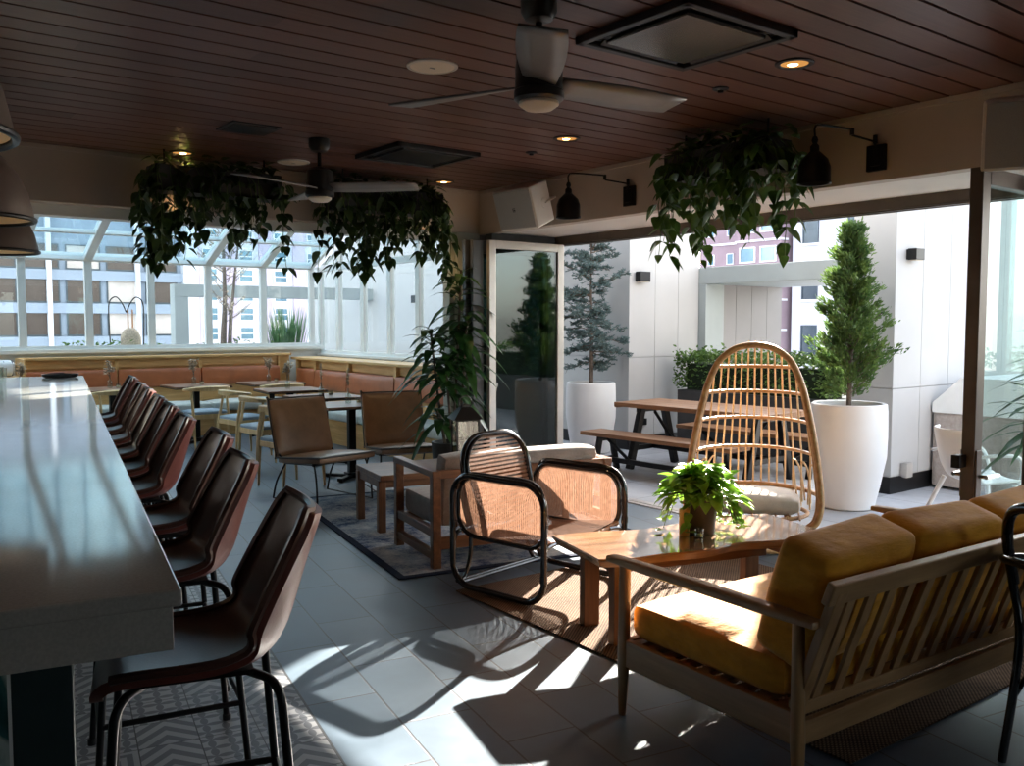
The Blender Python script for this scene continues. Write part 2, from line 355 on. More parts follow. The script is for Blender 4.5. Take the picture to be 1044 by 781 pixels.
# ------------------------------------------------------------------ mesh builder
class MB:
    def __init__(s): s.v = []; s.f = []; s.mi = []; s.uv = {}; s.slot = 0
    def add(s, vs, fs):
        b = len(s.v); s.v += [tuple(x) for x in vs]
        for f in fs: s.f.append(tuple(b + i for i in f)); s.mi.append(s.slot)
        return b
    def box(s, lo, hi, m=None):
        (x0, y0, z0), (x1, y1, z1) = lo, hi
        vs = [(x0, y0, z0), (x1, y0, z0), (x1, y1, z0), (x0, y1, z0), (x0, y0, z1), (x1, y0, z1), (x1, y1, z1), (x0, y1, z1)]
        if m is not None: vs = [m @ Vector(v) for v in vs]
        s.add(vs, [(3, 2, 1, 0), (4, 5, 6, 7), (0, 1, 5, 4), (1, 2, 6, 5), (2, 3, 7, 6), (3, 0, 4, 7)]); return s
    def cbox(s, c, sz, rot=(0, 0, 0)):
        m = Matrix.Translation(c) @ Euler(rot).to_matrix().to_4x4()
        return s.box((-sz[0] / 2, -sz[1] / 2, -sz[2] / 2), (sz[0] / 2, sz[1] / 2, sz[2] / 2), m)
    def bar(s, a, b, w, d, up=(0, 0, 1), w2=None, d2=None):
        """rectangular bar from a to b, w across, d along 'up'"""
        a, b = Vector(a), Vector(b); t = (b - a).normalized(); u = Vector(up)
        x = t.cross(u)
        if x.length < 1e-4: x = t.cross(Vector((1, 0, 0)))
        x.normalize(); y = x.cross(t)
        w2 = w if w2 is None else w2; d2 = d if d2 is None else d2
        vs = [a - x * w / 2 - y * d / 2, a + x * w / 2 - y * d / 2, a + x * w / 2 + y * d / 2, a - x * w / 2 + y * d / 2,
              b - x * w2 / 2 - y * d2 / 2, b + x * w2 / 2 - y * d2 / 2, b + x * w2 / 2 + y * d2 / 2, b - x * w2 / 2 + y * d2 / 2]
        s.add(vs, [(0, 1, 2, 3), (7, 6, 5, 4), (0, 4, 5, 1), (1, 5, 6, 2), (2, 6, 7, 3), (3, 7, 4, 0)]); return s
    def tube(s, pts, r, n=8, closed=False, cap=True):
        P = [Vector(p) for p in pts]; k = len(P)
        rs = list(r) if isinstance(r, (list, tuple)) else [r] * k
        T = []
        for i in range(k):
            a = P[(i - 1) % k] if (closed or i > 0) else P[i]; b = P[(i + 1) % k] if (closed or i < k - 1) else P[i]
            t = (b - a); T.append(t.normalized() if t.length > 1e-9 else Vector((0, 0, 1)))
        x = T[0].orthogonal().normalized(); vs = []
        for i in range(k):
            x = (x - T[i] * x.dot(T[i]))
            x = x.normalized() if x.length > 1e-6 else T[i].orthogonal().normalized()
            y = T[i].cross(x)
            for j in range(n):
                a = 2 * PI * j / n; vs.append(P[i] + (x * math.cos(a) + y * math.sin(a)) * rs[i])
        fs = []
        for i in range(k if closed else k - 1):
            for j in range(n):
                i2 = (i + 1) % k; fs.append((i * n + j, i * n + (j + 1) % n, i2 * n + (j + 1) % n, i2 * n + j))
        if closed:
            # match the seam by the nearest twist
            d = min(range(n), key=lambda q: (vs[(k - 1) * n] - vs[q]).length)
            fs = fs[:(k - 1) * n] + [((k - 1) * n + j, (k - 1) * n + (j + 1) % n, (d + j + 1) % n, (d + j) % n) for j in range(n)]
        elif cap: fs += [tuple(range(n))[::-1], tuple((k - 1) * n + j for j in range(n))]
        s.add(vs, fs); return s
    def lathe(s, prof, n=24, c=(0, 0, 0), cap0=True, cap1=True, m=None):
        vs = []
        for r, z in prof:
            for j in range(n):
                a = 2 * PI * j / n; vs.append(Vector((c[0] + r * math.cos(a), c[1] + r * math.sin(a), c[2] + z)))
        if m is not None: vs = [m @ v for v in vs]
        fs = [(i * n + j, i * n + (j + 1) % n, (i + 1) * n + (j + 1) % n, (i + 1) * n + j) for i in range(len(prof) - 1) for j in range(n)]
        if cap0 and prof[0][0] > 1e-5: fs.append(tuple(range(n))[::-1])
        if cap1 and prof[-1][0] > 1e-5: fs.append(tuple((len(prof) - 1) * n + j for j in range(n)))
        s.add(vs, fs); return s
    def prism(s, poly, z0, z1):
        n = len(poly)
        s.add([(x, y, z0) for x, y in poly] + [(x, y, z1) for x, y in poly],
              [tuple(range(n))[::-1], tuple(range(n, 2 * n))] + [(i, (i + 1) % n, n + (i + 1) % n, n + i) for i in range(n)]); return s
    def grid(s, rows, uv=False):
        """rows: equal-length lists of points"""
        a, b = len(rows), len(rows[0]); base = len(s.v)
        fs = [(i * b + j, i * b + j + 1, (i + 1) * b + j + 1, (i + 1) * b + j) for i in range(a - 1) for j in range(b - 1)]
        s.add([p for r in rows for p in r], fs)
        if uv:
            for i in range(a):
                for j in range(b): s.uv[base + i * b + j] = (j / (b - 1), i / (a - 1))
        return s
    def rbox(s, sz, r, c=(0, 0, 0), n=8, crown=0., rot=(0, 0, 0), sag=0.):
        """a rounded, slightly plumped cushion"""
        bm = bmesh.new(); bmesh.ops.create_cube(bm, size=2)
        bmesh.ops.subdivide_edges(bm, edges=bm.edges[:], cuts=n, use_grid_fill=True)
        H = [q / 2 for q in sz]; mt = Matrix.Translation(c) @ Euler(rot).to_matrix().to_4x4()
        vs = []
        for v in bm.verts:
            p = Vector([v.co[i] * H[i] for i in range(3)])
            q = Vector([max(-(H[i] - r), min(H[i] - r, p[i])) for i in range(3)])
            d = p - q
            if d.length > 1e-9: p = q + d.normalized() * min(r, max(abs(d.x), abs(d.y), abs(d.z)))
            ax, ay, az = (v.co[i] for i in range(3))
            k = min(range(3), key=lambda i: sz[i])
            o = [i for i in range(3) if i != k]
            p[k] += crown * (1 - v.co[o[0]] ** 2) * (1 - v.co[o[1]] ** 2) * (1 if v.co[k] > 0 else -1) * abs(v.co[k])
            if sag: p[2] -= sag * (1 - v.co[0] ** 2) * max(0, v.co[2])
            vs.append(mt @ p)
        bm.verts.index_update()
        s.add(vs, [tuple(v.index for v in f.verts) for f in bm.faces]); bm.free(); return s
    def leaf(s, base, d, up, L, W, kind='heart', droop=.25, fold=.25):
        d = Vector(d).normalized(); up = Vector(up)
        x = d.cross(up)
        x = x.normalized() if x.length > 1e-4 else d.orthogonal().normalized()
        nrm = x.cross(d)
        if kind == 'heart': ts = ((0, .0), (.06, .62), (.25, 1.0), (.5, .88), (.75, .5), (1, 0))
        elif kind == 'strap': ts = ((0, .35), (.2, .8), (.45, 1), (.7, .8), (.9, .35), (1, 0))
        elif kind == 'oval': ts = ((0, 0), (.3, .9), (.65, .8), (1, 0))
        else: ts = ((0, .5), (.5, 1), (1, 0))
        vs = []; b = Vector(base)
        for t, w in ts:
            c = b + d * (L * t) - Vector((0, 0, 1)) * (droop * L * t * t)
            vs += [c - x * (W / 2 * w) + nrm * (fold * W / 2 * w), c, c + x * (W / 2 * w) + nrm * (fold * W / 2 * w)]
        fs = []
        for i in range(len(ts) - 1):
            fs += [(i * 3, i * 3 + 1, i * 3 + 4, i * 3 + 3), (i * 3 + 1, i * 3 + 2, i * 3 + 5, i * 3 + 4)]
        s.add(vs, fs); return s
    def build(s, name, mat, parent=None, smooth=False, bevel=0, angle=40, solid=0, sub=0):
        me = bpy.data.meshes.new(name)
        me.from_pydata([tuple(v) for v in s.v], [], s.f)
        for m in (mat if isinstance(mat, (list, tuple)) else [mat]): me.materials.append(M(m))
        if any(s.mi): me.polygons.foreach_set('material_index', s.mi)
        if s.uv:
            l = me.uv_layers.new(name='UVMap')
            for lp in me.loops:
                if lp.vertex_index in s.uv: l.data[lp.index].uv = s.uv[lp.vertex_index]
        if smooth:
            me.polygons.foreach_set('use_smooth', [True] * len(me.polygons))
            if angle < 180: me.set_sharp_from_angle(angle=R(angle))
        me.validate(); me.update()
        o = bpy.data.objects.new(name, me); COL.objects.link(o)
        if parent: o.parent = parent
        if solid:
            q = o.modifiers.new('solid', 'SOLIDIFY'); q.thickness = solid; q.offset = 0
        if bevel:
            q = o.modifiers.new('bevel', 'BEVEL'); q.width = bevel; q.segments = 2; q.limit_method = 'ANGLE'; q.angle_limit = R(40)
            q.harden_normals = False
        if sub:
            q = o.modifiers.new('sub', 'SUBSURF'); q.levels = sub; q.render_levels = sub
        return o

def tag(o, label, cat, group=None):
    o['label'] = label; o['category'] = cat
    if group: o['group'] = group
    return o
def thing(name, label, cat, loc=(0, 0, 0), rz=0, group=None, rot=None):
    o = bpy.data.objects.new(name, None); COL.objects.link(o); o.empty_display_size = .1
    o.location = loc; o.rotation_euler = rot if rot else (0, 0, rz)
    return tag(o, label, cat, group)
def struct(o): o['kind'] = 'structure'; return o
def dup(root, label, loc, rz=0, group=None, rot=None):
    r = root.copy(); COL.objects.link(r); r.location = loc; r.rotation_euler = rot if rot else (0, 0, rz); r['label'] = label
    if group: r['group'] = group
    for ch in list(root.children):
        c = ch.copy(); COL.objects.link(c); c.parent = r
        for g in list(ch.children):
            d = g.copy(); COL.objects.link(d); d.parent = c
    return r
def crv(pts, n=8, closed=False):
    """Catmull-Rom through pts"""
    P = [Vector(p) for p in pts]; k = len(P); out = []
    for i in range(k if closed else k - 1):
        g = lambda j: P[j % k] if closed else P[max(0, min(k - 1, j))]
        a, b, c, d = g(i - 1), g(i), g(i + 1), g(i + 2)
        for q in range(n):
            t = q / n
            out.append(.5 * ((2 * b) + (c - a) * t + (2 * a - 5 * b + 4 * c - d) * t * t + (3 * b - a - 3 * c + d) * t ** 3))
    if not closed: out.append(P[-1])
    return out
def rloop(w, h, r, n=6):
    """rounded rectangle outline (x, z) centred on x, z from 0 to h"""
    out = []
    for cx, cz, a0 in ((w / 2 - r, h - r, 0), (-w / 2 + r, h - r, 90), (-w / 2 + r, r, 180), (w / 2 - r, r, 270)):
        for i in range(n + 1):
            a = R(a0 + 90 * i / n); out.append((cx + r * math.cos(a), cz + r * math.sin(a)))
    return out
def fillet(pts, r, n=6):
    P = [Vector(p) for p in pts]; out = [P[0]]
    for i in range(1, len(P) - 1):
        a = (P[i - 1] - P[i]).normalized(); b = (P[i + 1] - P[i]).normalized()
        p0, p2 = P[i] + a * r, P[i] + b * r
        for k in range(n + 1):
            t = k / n; out.append(p0 * (1 - t) ** 2 + P[i] * 2 * t * (1 - t) + p2 * t * t)
    out.append(P[-1]); return out
rnd = random.uniform

# ================================================================== THE SETTING
def tile_local(pts):               # room frame -> coordinates of an object turned by -TA
    return [(x * CT - y * ST, x * ST + y * CT) for x, y in pts]
fl = MB(); fl.prism(tile_local([(-3, -2.6), (TX - .03, -2.6), (TX - .03, 6.72), (6.1, 8.6), (6.1, 12.8), (-3, 12.8)]), -.1, 0)
o = struct(fl.build('floor', 'slate_tile')); o.rotation_euler = (0, 0, -TA)
fl = MB(); fl.prism([(-.05, -2.0), (.822, -2.0), (.822, 8.8), (-.05, 8.8)], 0, .003)
o = struct(fl.build('floor', 'patterned_tile')); o.rotation_euler = (0, 0, -TA)
fl = MB(); fl.box((TX - .03, -4, -.25), (11.2, 19, -.012)); fl.box((-6, 12.85, -.25), (TX - .03, 19, -.012))
struct(fl.build('floor', 'terrace_paver'))
tr = MB(); tr.box((TX - .07, -2, -.05), (TX + .07, 6.6, .008)); tr.box((TX - .02, -2, 0), (TX + .02, 6.6, .012))
struct(tr.build('trim_1', 'silver_frame'))

# plank ceiling, grooves as real channels
prof = []; y = 2.04 - .155 * 30
while y < BY + .1:
    prof += [(y, ZC + .012), (y + .011, ZC + .012), (y + .013, ZC), (y + .153, ZC)]; y += .155
prof = [p for p in prof if p[0] < BY + .05] + [(BY + .06, ZC)]
poly = prof + [(BY + .06, ZC + .12), (prof[0][0], ZC + .12)]
ce = MB(); n = len(poly)
ce.add([(-3, a, b) for a, b in poly] + [(HX + .05, a, b) for a, b in poly],
       [tuple(range(n)), tuple(range(n, 2 * n))[::-1]] + [(i, n + i, n + (i + 1) % n, (i + 1) % n) for i in range(n)])
struct(ce.build('ceiling', 'ceiling_plank'))

w = MB(); w.box((HX, -2.6, 2.278), (HX + .10, BY + .22, ZC + .12)); w.box((HX, -2.6, 0), (HX + .10, 1.55, 2.278))
struct(w.build('wall_right', 'greige_plaster', bevel=.004))
w = MB(); w.box((HX + .10, -2.6, 2.285), (TX + .14, 6.55, 2.42)); struct(w.build('trim_2', 'soffit_white'))
w = MB(); w.box((HX + .10, -2.6, 2.42), (TX + .14, 6.55, 3.3)); struct(w.build('wall_outer', 'stucco_white'))
w = MB(); w.box((TX + .14, -2.6, 2.40), (6.42, 6.55, 2.54)); w.box((6.36, -2.6, 2.375), (6.42, 6.55, 2.56)); struct(w.build('added_canopy', 'stucco_white'))  # added canopy, unseen from the camera, placed to cut off the sun indoors
w = MB(); w.box((TX - .06, -2, 2.215), (TX + .06, 6.5, 2.285)); w.box((TX - .045, -2, 2.205), (TX - .02, 6.5, 2.215)); w.box((TX + .02, -2, 2.205), (TX + .045, 6.5, 2.215))
struct(w.build('trim_3', 'bronze_frame'))
w = MB(); w.box((HX + .02, 6.34, 2.225), (TX + .02, 6.44, 2.285)); struct(w.build('trim_4', 'dark_frame'))
w = MB(); w.box((-3, BY, 2.288), (HX, BY + .22, ZC + .12)); struct(w.build('wall_back', 'greige_plaster', bevel=.004))
w = MB(); w.box((-3, BY - .014, ZC - .03), (HX - .014, BY, ZC)); w.box((HX - .014, -2.6, ZC - .03), (HX, BY, ZC)); struct(w.build('trim_5', 'greige_plaster', bevel=.003))
w = MB(); w.box((-3, BY + .10, 2.215), (HX - .33, BY + .24, 2.288)); struct(w.build('trim_6', 'frame_white'))
w = MB(); w.box((4.38, BY + .01, 0), (4.62, BY + .22, 2.288)); w.box((4.33, BY + .05, 0), (4.38, BY + .16, 2.288)); struct(w.build('wall_corner', 'column_paint', bevel=.006))
w = MB(); w.prism([(4.62, 6.55), (5.46, 6.55), (6.06, 8.62), (6.16, 8.62), (6.16, 8.75), (5.98, 8.75), (5.40, 6.72), (4.62, 6.72)], 0, 3.54)
struct(w.build('wall_side', 'panel_taupe'))
w = MB(); w.box((-3.1, -2.6, 0), (-3, 12.9, 3.6)); struct(w.build('wall_left', 'greige_plaster'))
w = MB(); w.box((-3, -2.7, 0), (HX + .1, -2.6, .25)); w.box((-3, -2.7, 2.40), (HX + .1, -2.6, ZC + .12)); w.box((-3, -2.7, .25), (2.7, -2.6, 2.40)); w.box((2.7, -2.7, .25), (4.3, -2.6, 1.0)); w.box((4.3, -2.7, .25), (HX + .1, -2.6, 2.40)); struct(w.build('wall_front', 'greige_plaster'))
w = MB(); w.box((-3, GY - .02, 0), (6.16, GY + .10, SILL - .05)); w.box((-3, GY - .02, SILL - .05), (-1.14, GY + .1, EAVE)); struct(w.build('wall_far', 'frame_white'))
w = MB(); w.box((GX - .02, 8.72, 0), (GX + .10, GY + .1, 1.02)); struct(w.build('wall_glasshouse', 'frame_white'))
w = MB(); w.box((-3, GY - .09, SILL - .05), (GX, GY + .12, SILL)); w.box((GX - .09, 8.72, 1.02), (GX + .12, GY + .1, 1.06)); struct(w.build('trim_7', 'frame_white', bevel=.004))

# glasshouse windows
WN = [0]
def window(pts, wd=.045, dp=.07, pane='pane_clear', fm='frame_white', mid=None):
    WN[0] += 1
    P = [Vector(p) for p in pts]; nn = (P[1] - P[0]).cross(P[3] - P[0]).normalized(); c = sum(P, Vector()) / 4
    f = MB(); k = len(P)
    for i in range(k):
        a, b = P[i], P[(i + 1) % k]; t = (b - a).normalized(); inn = nn.cross(t)
        if inn.dot(c - (a + b) / 2) < 0: inn = -inn
        e = wd + .0005 if i % 2 == 0 else 0
        f.bar(a + inn * wd / 2 + t * e, b + inn * wd / 2 - t * e, wd, dp, up=nn)
    if mid:
        a = P[0].lerp(P[3], mid); b = P[1].lerp(P[2], mid); f.bar(a, b, .04, .05, up=nn)
    fr = struct(f.build('window_%d' % WN[0], fm))
    g = MB(); q = [p + (c - p).normalized() * wd * .6 for p in P]
    g.add([p + nn * .004 for p in q] + [p - nn * .004 for p in q], [(0, 1, 2, 3), (7, 6, 5, 4), (0, 4, 5, 1), (1, 5, 6, 2), (2, 6, 7, 3), (3, 7, 4, 0)])
    g.build('pane', pane, fr)
    return fr
bx = [-1.14, -.35, .44, 1.23, 2.02, 2.80, 3.59, 4.37, 5.18, 5.95]
RY, RZ = 10.0, EAVE + .42 * 2.8
for a, b in zip(bx, bx[1:]):
    window([(a, GY, SILL), (b, GY, SILL), (b, GY, EAVE), (a, GY, EAVE)])
    window([(a, GY, EAVE), (b, GY, EAVE), (b, RY, RZ), (a, RY, RZ)], .05, .10, 'pane_roof', mid=.235)
window([(5.95, GY, SILL), (GX, GY, SILL), (GX, GY, EAVE), (5.95, GY, EAVE)], .03)
sy = [12.8, 12.18, 11.42, 10.66, 9.93, 9.24, 8.75]
zr = lambda y: min(RZ, EAVE + .42 * (GY - y))
for a, b in zip(sy, sy[1:]):
    window([(GX, a, 1.06), (GX, b, 1.06), (GX, b, 2.34), (GX, a, 2.34)])
    if zr(b) > 2.5: window([(GX, a, 2.34), (GX, b, 2.34), (GX, b, zr(b)), (GX, a, max(2.40, zr(a)))])
w = MB(); w.box((-3, 6.72, RZ), (GX + .06, RY, RZ + .1)); w.box((-3, RY, RZ - .02), (-1.14, GY, RZ + .1)); struct(w.build('ceiling', 'stucco_white'))
w = MB(); w.box((-3, 6.70, ZC + .1), (6.1, 6.74, RZ)); struct(w.build('wall_upper', 'stucco_white'))

for a, b in ((2.7, 3.5), (3.5, 4.3)): window([(a, -2.65, 1.0), (b, -2.65, 1.0), (b, -2.65, 2.40), (a, -2.65, 2.40)], fm='bronze_frame')  # rear windows, added behind the camera to brighten the back of the sofa
# folding doors
def leaf_door(name, x0, x1, y, fm, pane='pane_door', h=2.205, wd=.07, dp=.045, z0=.02):
    f = MB()
    f.box((x0, y - dp / 2, z0), (x0 + wd, y + dp / 2, h)); f.box((x1 - wd, y - dp / 2, z0), (x1, y + dp / 2, h))
    f.box((x0 + wd, y - dp / 2, z0), (x1 - wd, y + dp / 2, z0 + wd * 1.3)); f.box((x0 + wd, y - dp / 2, h - wd), (x1 - wd, y + dp / 2, h))
    fr = struct(f.build(name, fm, bevel=.004))
    g = MB(); g.box((x0 + wd - .01, y - .006, z0 + .08), (x1 - wd + .01, y + .006, h - wd + .01)); g.build('pane', pane, fr)
    return fr
leaf_door('door_1', 4.485, 5.31, 6.20, 'silver_frame')
leaf_door('door_2', 4.36, 5.29, 6.265, 'dark_frame', wd=.11)
leaf_door('door_3', 4.325, 5.28, 6.325, 'dark_frame', wd=.11)
d4 = leaf_door('door_4', 4.165, 5.31, 2.0, 'bronze_frame', 'pane_near', wd=.075, dp=.06)
hb = MB(); hb.box((4.175, 1.962, .70), (4.225, 1.972, .92)); hb.box((4.175, 2.028, .70), (4.225, 2.038, .92)); hb.build('lock_plate', 'bronze_frame', d4, bevel=.003)
hb = MB()
for sg in (-1, 1):
    hb.tube([(4.2, 2.0 + sg * .035, .80), (4.2, 2.0 + sg * .075, .80)], .009, 8); hb.tube([(4.19, 2.0 + sg * .075, .80), (4.31, 2.0 + sg * .075, .80)], .010, 8)
hb.build('handle', 'chrome', d4, smooth=True)
hb = MB(); hb.box((4.10, 2.005, .84), (4.168, 2.045, .90)); hb.build('strike_block', 'black_steel', d4, bevel=.004)
leaf_door('door_5', 4.60, 5.30, 1.925, 'bronze_frame', 'pane_near')

# terrace piers and portal
def pier(name, lo, hi, seams, hz, base=True):
    """clad pier with shallow panel joints and a dark base"""
    x0, y0 = lo; x1, y1 = hi; g = .006; H = 4.3
    m = MB(); xs = [x0] + [q for q in seams if x0 < q < x1] + [x1]; zs = [.15 if base else 0] + hz + [H]
    m.box((x0 + .02, y0 + .02, .14), (x1, y1, H))
    for a, b in zip(xs, xs[1:]):
        for c, d in zip(zs, zs[1:]):
            m.box((a + (g / 2 if a > x0 else 0), y0, c + g / 2), (b - g / 2, y0 + .02, d - g / 2))
    for c, d in zip(zs, zs[1:]): m.box((x0, y0 + .02, c + g / 2), (x0 + .02, y1, d - g / 2))
    struct(m.build(name, 'stucco_white'))
    b = MB(); b.box((x0 + .012, y0 + .012, -.02), (x1, y1, .14)); struct(b.build('baseboard_' + name.split('_')[1], 'black_steel'))
pier('wall_east', (7.46, 4.25), (10.6, 4.66), [7.92, 8.42, 8.9, 9.5], [.93], True)
pier('wall_north', (7.63, 7.69), (8.86, 9.2), [8.07, 8.48], [1.10], True)
def portal(name, x, y0, y1, z0, z1, dp):
    m = MB(); m.box((x, y0 - .05, z0), (x + .35, y1 + .05, z1)); m.box((x, y1 - .12, 0), (x + .35, y1 + .05, z0)); m.box((x, y0 - .05, 0), (x + .35, y0 + .02, z0))
    o = struct(m.build(name, 'pergola_grey', bevel=.006))
    q = MB()
    for i in range(4): q.box((x + .35 + i * dp / 4 + .006, y1 - .05, 0), (x + .35 + (i + 1) * dp / 4, y1 + .05, z0 + .06))
    q.build('side_panel', 'panel_taupe', o)
    q = MB(); q.box((x + .35, y0 - .05, z0), (x + .35 + dp, y1 + .05, z0 + .1)); q.build('roof_panel', 'pergola_grey', o)
    return o
portal('wall_portal', 8.87, 5.72, 7.70, 2.0, 2.21, 1.3)
# frame outside the glasshouse end
m = MB(); m.box((4.85, 15.9, 0), (5.09, 16.15, 1.97)); m.box((4.85, 15.9, 1.97), (10.2, 16.15, 2.19)); m.box((9.9, 15.9, 0), (10.2, 16.15, 1.97))
struct(m.build('wall_frame', 'pergola_grey', bevel=.006))
m = MB(); m.box((-6, 18.8, 0), (11, 18.95, 1.0)); m.box((11.05, -4, 0), (11.2, 18.95, .45)); struct(m.build('wall_parapet', 'stucco_white'))
m = MB(); m.box((8.7, 10.2, 0), (9.0, 18.7, 4.2)); struct(m.build('wall_court', 'stucco_white'))

# ================================================================== CEILING AND WALL FIXTURES
def make_fan(label, x, y, rz):
    t = thing('ceiling_fan', label, 'ceiling fan', (x, y, ZC), rz, 'ceiling fans')
    m = MB(); m.lathe([(.065, 0), (.065, -.05), (.05, -.075), (.02, -.085)], 24); m.build('canopy', 'black_plastic', t, True)
    m = MB(); m.lathe([(.013, -.08), (.013, -.20)], 12); m.build('downrod', 'black_steel', t, True)
    m = MB(); m.lathe([(.02, -.17), (.05, -.18), (.082, -.20), (.085, -.24), (.085, -.32), (.09, -.325), (.09, -.352), (.078, -.362)], 32); m.build('motor_housing', 'black_plastic', t, True)
    m = MB(); m.lathe([(.072, -.358), (.072, -.372), (.05, -.388), (.0, -.393)], 28); m.build('light_lens', 'shade_cream', t, True)
    for k in range(3):
        a = 2 * PI * k / 3; mt = Matrix.Rotation(a, 4, 'Z'); rows = []
        for i in range(9):
            q = i / 8; r = .075 + .545 * q; hw = .060 + .022 * math.sin(q * PI * .8); pit = R(16 - 8 * q)
            rows.append([mt @ Vector((r, s * hw * math.cos(pit), -.30 - s * hw * math.sin(pit))) for s in (-1, -.33, .33, 1)])
        m = MB(); m.grid(rows); m.build('blade', 'fan_blade_grey', t, True, solid=.008)
    return t
make_fan('black ceiling fan with grey blades, the near large one by the square air unit', 2.07, 2.55, R(-8))
fan2 = make_fan('black ceiling fan with grey blades, the far one between two trailing plants', 2.52, 5.28, R(-42))

def cassette(label, x, y, w, d, glassm='vent_glass', name='ceiling_air_unit', cat='air conditioner'):
    t = thing(name, label, cat, (x, y, ZC)); m = MB()
    for a, b in (((-w / 2, -d / 2), (w / 2, -d / 2 + .035)), ((-w / 2, d / 2 - .035), (w / 2, d / 2)), ((-w / 2, -d / 2), (-w / 2 + .035, d / 2)), ((w / 2 - .035, -d / 2), (w / 2, d / 2))):
        m.box((a[0], a[1], -.03), (b[0], b[1], .0))
    m.build('frame', 'dark_vent', t, bevel=.004)
    m = MB(); m.box((-w / 2 + .03, -d / 2 + .03, -.008), (w / 2 - .03, d / 2 - .03, 0)); m.build('slot', 'black_plastic', t)
    m = MB(); m.rbox((w * .72, d * .72, .02), .008, (0, 0, -.022), 4); m.build('panel', glassm, t, True)
    m = MB()
    for sx, sy, rx in ((0, 1, 0), (0, -1, 0), (1, 0, 1), (-1, 0, 1)):
        if rx: m.cbox((sx * (w * .5 - .058), 0, -.014), (.03, d * .7, .008), (0, sx * .5, 0))
        else: m.cbox((0, sy * (d * .5 - .058), -.014), (w * .7, .03, .008), (-sy * .5, 0, 0))
    m.build('louvre', 'dark_vent', t)
cassette('large square air conditioning unit with smoky panel in wood ceiling near the front', 2.78, 2.50, .64, .60)
cassette('square dark air conditioning unit in wood ceiling near the hanging plants', 3.26, 5.32, .64, .58, 'dark_vent')
t = thing('access_panel', 'small dark rectangular panel in ceiling above the left trailing plant', 'ceiling panel', (2.05, 5.23, ZC))
m = MB(); m.box((-.15, -.14, -.008), (.15, .14, 0)); m.build('frame', 'dark_vent', t, bevel=.003)
m = MB(); m.box((-.125, -.115, -.012), (.125, .115, -.006)); m.build('hatch', 'black_plastic', t, bevel=.003)

def downlight(label, x, y):
    t = thing('downlight', label, 'recessed light', (x, y, ZC), 0, 'recessed ceiling lights')
    m = MB(); m.lathe([(.085, 0), (.085, -.006), (.075, -.010), (.062, -.006), (.058, .0)], 28, cap0=False, cap1=False); m.build('ring', 'dark_vent', t, True)
    m = MB(); m.lathe([(.060, -.004), (.038, -.001), (.0, -.001)], 28, cap0=False); m.build('reflector', 'lamp_inner', t, True)
    m = MB(); m.lathe([(.024, -.002), (.020, -.005), (0, -.006)], 20, (.012, .018, 0), cap0=False); m.build('bulb', 'lamp_warm', t, True)
downlight('glowing recessed ceiling light beside the big square air unit', 3.47, 2.48)
downlight('glowing recessed ceiling light in mid ceiling near the swing arm lamp', 3.73, 4.32)
downlight('glowing recessed ceiling light over the right-hand trailing plant on the far beam', 4.06, 6.22)
downlight('glowing recessed ceiling light over the left trailing plant, lighting its leaves', 1.98, 6.25)
def grille(label, x, y):
    t = thing('ceiling_speaker', label, 'ceiling speaker', (x, y, ZC), 0, 'round ceiling speakers')
    m = MB(); m.lathe([(.115, 0), (.115, -.006), (.105, -.010), (.10, -.006)], 32, cap0=False, cap1=False); m.build('rim', 'speaker_white', t, True)
    m = MB(); m.lathe([(.101, -.006), (.06, -.009), (0, -.010)], 32, cap0=False); m.build('mesh_cover', 'shade_cream', t, True)
    m = MB(); m.cbox((0, 0, -.0115), (.026, .010, .002)); m.build('badge', 'speaker_mesh', t)
grille('round white ceiling speaker left of the near fan', 2.22, 3.49)
grille('round white ceiling speaker by the far fan and left trailing plant', 2.72, 6.12)
for lb, x, y in (('small black sprinkler cover in ceiling between square unit and glass doors', 3.55, 2.96), ('small black sprinkler cover in mid ceiling beyond the far recessed light', 3.84, 4.81)):
    t = thing('sprinkler_cover', lb, 'sprinkler', (x, y, ZC), 0, 'ceiling sprinkler covers')
    m = MB(); m.lathe([(.04, 0), (.04, -.006), (.03, -.012)], 20); m.build('plate', 'black_plastic', t, True)
    m = MB(); m.lathe([(.016, -.010), (.013, -.022), (0, -.024)], 16, cap0=False); m.build('head', 'black_steel', t, True)

def pendant(label, x, y, z=1.90):
    t = thing('pendant_lamp', label, 'pendant lamp', (x, y, z), 0, 'pendant lamps over the bar')
    m = MB(); m.lathe([(.255, 0), (.252, .03), (.236, .10), (.205, .17), (.155, .235), (.10, .275), (.05, .295), (.03, .31), (.0, .312)], 48, cap0=False); m.build('shade', 'shade_taupe', t, True, angle=180)
    m = MB(); m.lathe([(.247, .004), (.245, .03), (.229, .10), (.198, .166), (.148, .229), (.095, .268), (.0, .285)], 48, cap0=False); m.build('shade_lining', 'shade_cream', t, True, angle=180)
    m = MB(); m.tube([(.257 * math.cos(a * PI / 24), .257 * math.sin(a * PI / 24), .0) for a in range(48)], .009, 8, True); m.build('rim', 'black_steel', t, True)
    m = MB(); m.lathe([(.03, .30), (.032, .36), (.02, .38), (.007, .39)], 16); m.build('socket', 'black_steel', t, True)
    m = MB(); m.lathe([(.0, .16), (.03, .175), (.036, .20), (.025, .24), (.018, .28)], 16); m.build('bulb', 'bulb_soft', t, True)
    m = MB(); m.lathe([(.005, .385), (.005, ZC - z - .02)], 8); m.build('cord', 'black_steel', t, True)
    m = MB(); m.lathe([(.06, ZC - z - .03), (.06, ZC - z)], 20); m.build('canopy', 'black_steel', t, True)
pendant('taupe dome pendant lamp with cream inside over bar, nearest and highest in view', .100, 2.275)
pendant('taupe dome pendant lamp over bar, middle one of the visible row', .430, 4.0)
pendant('taupe dome pendant lamp with chipped rim over bar, farthest of the row', .745, 5.735)

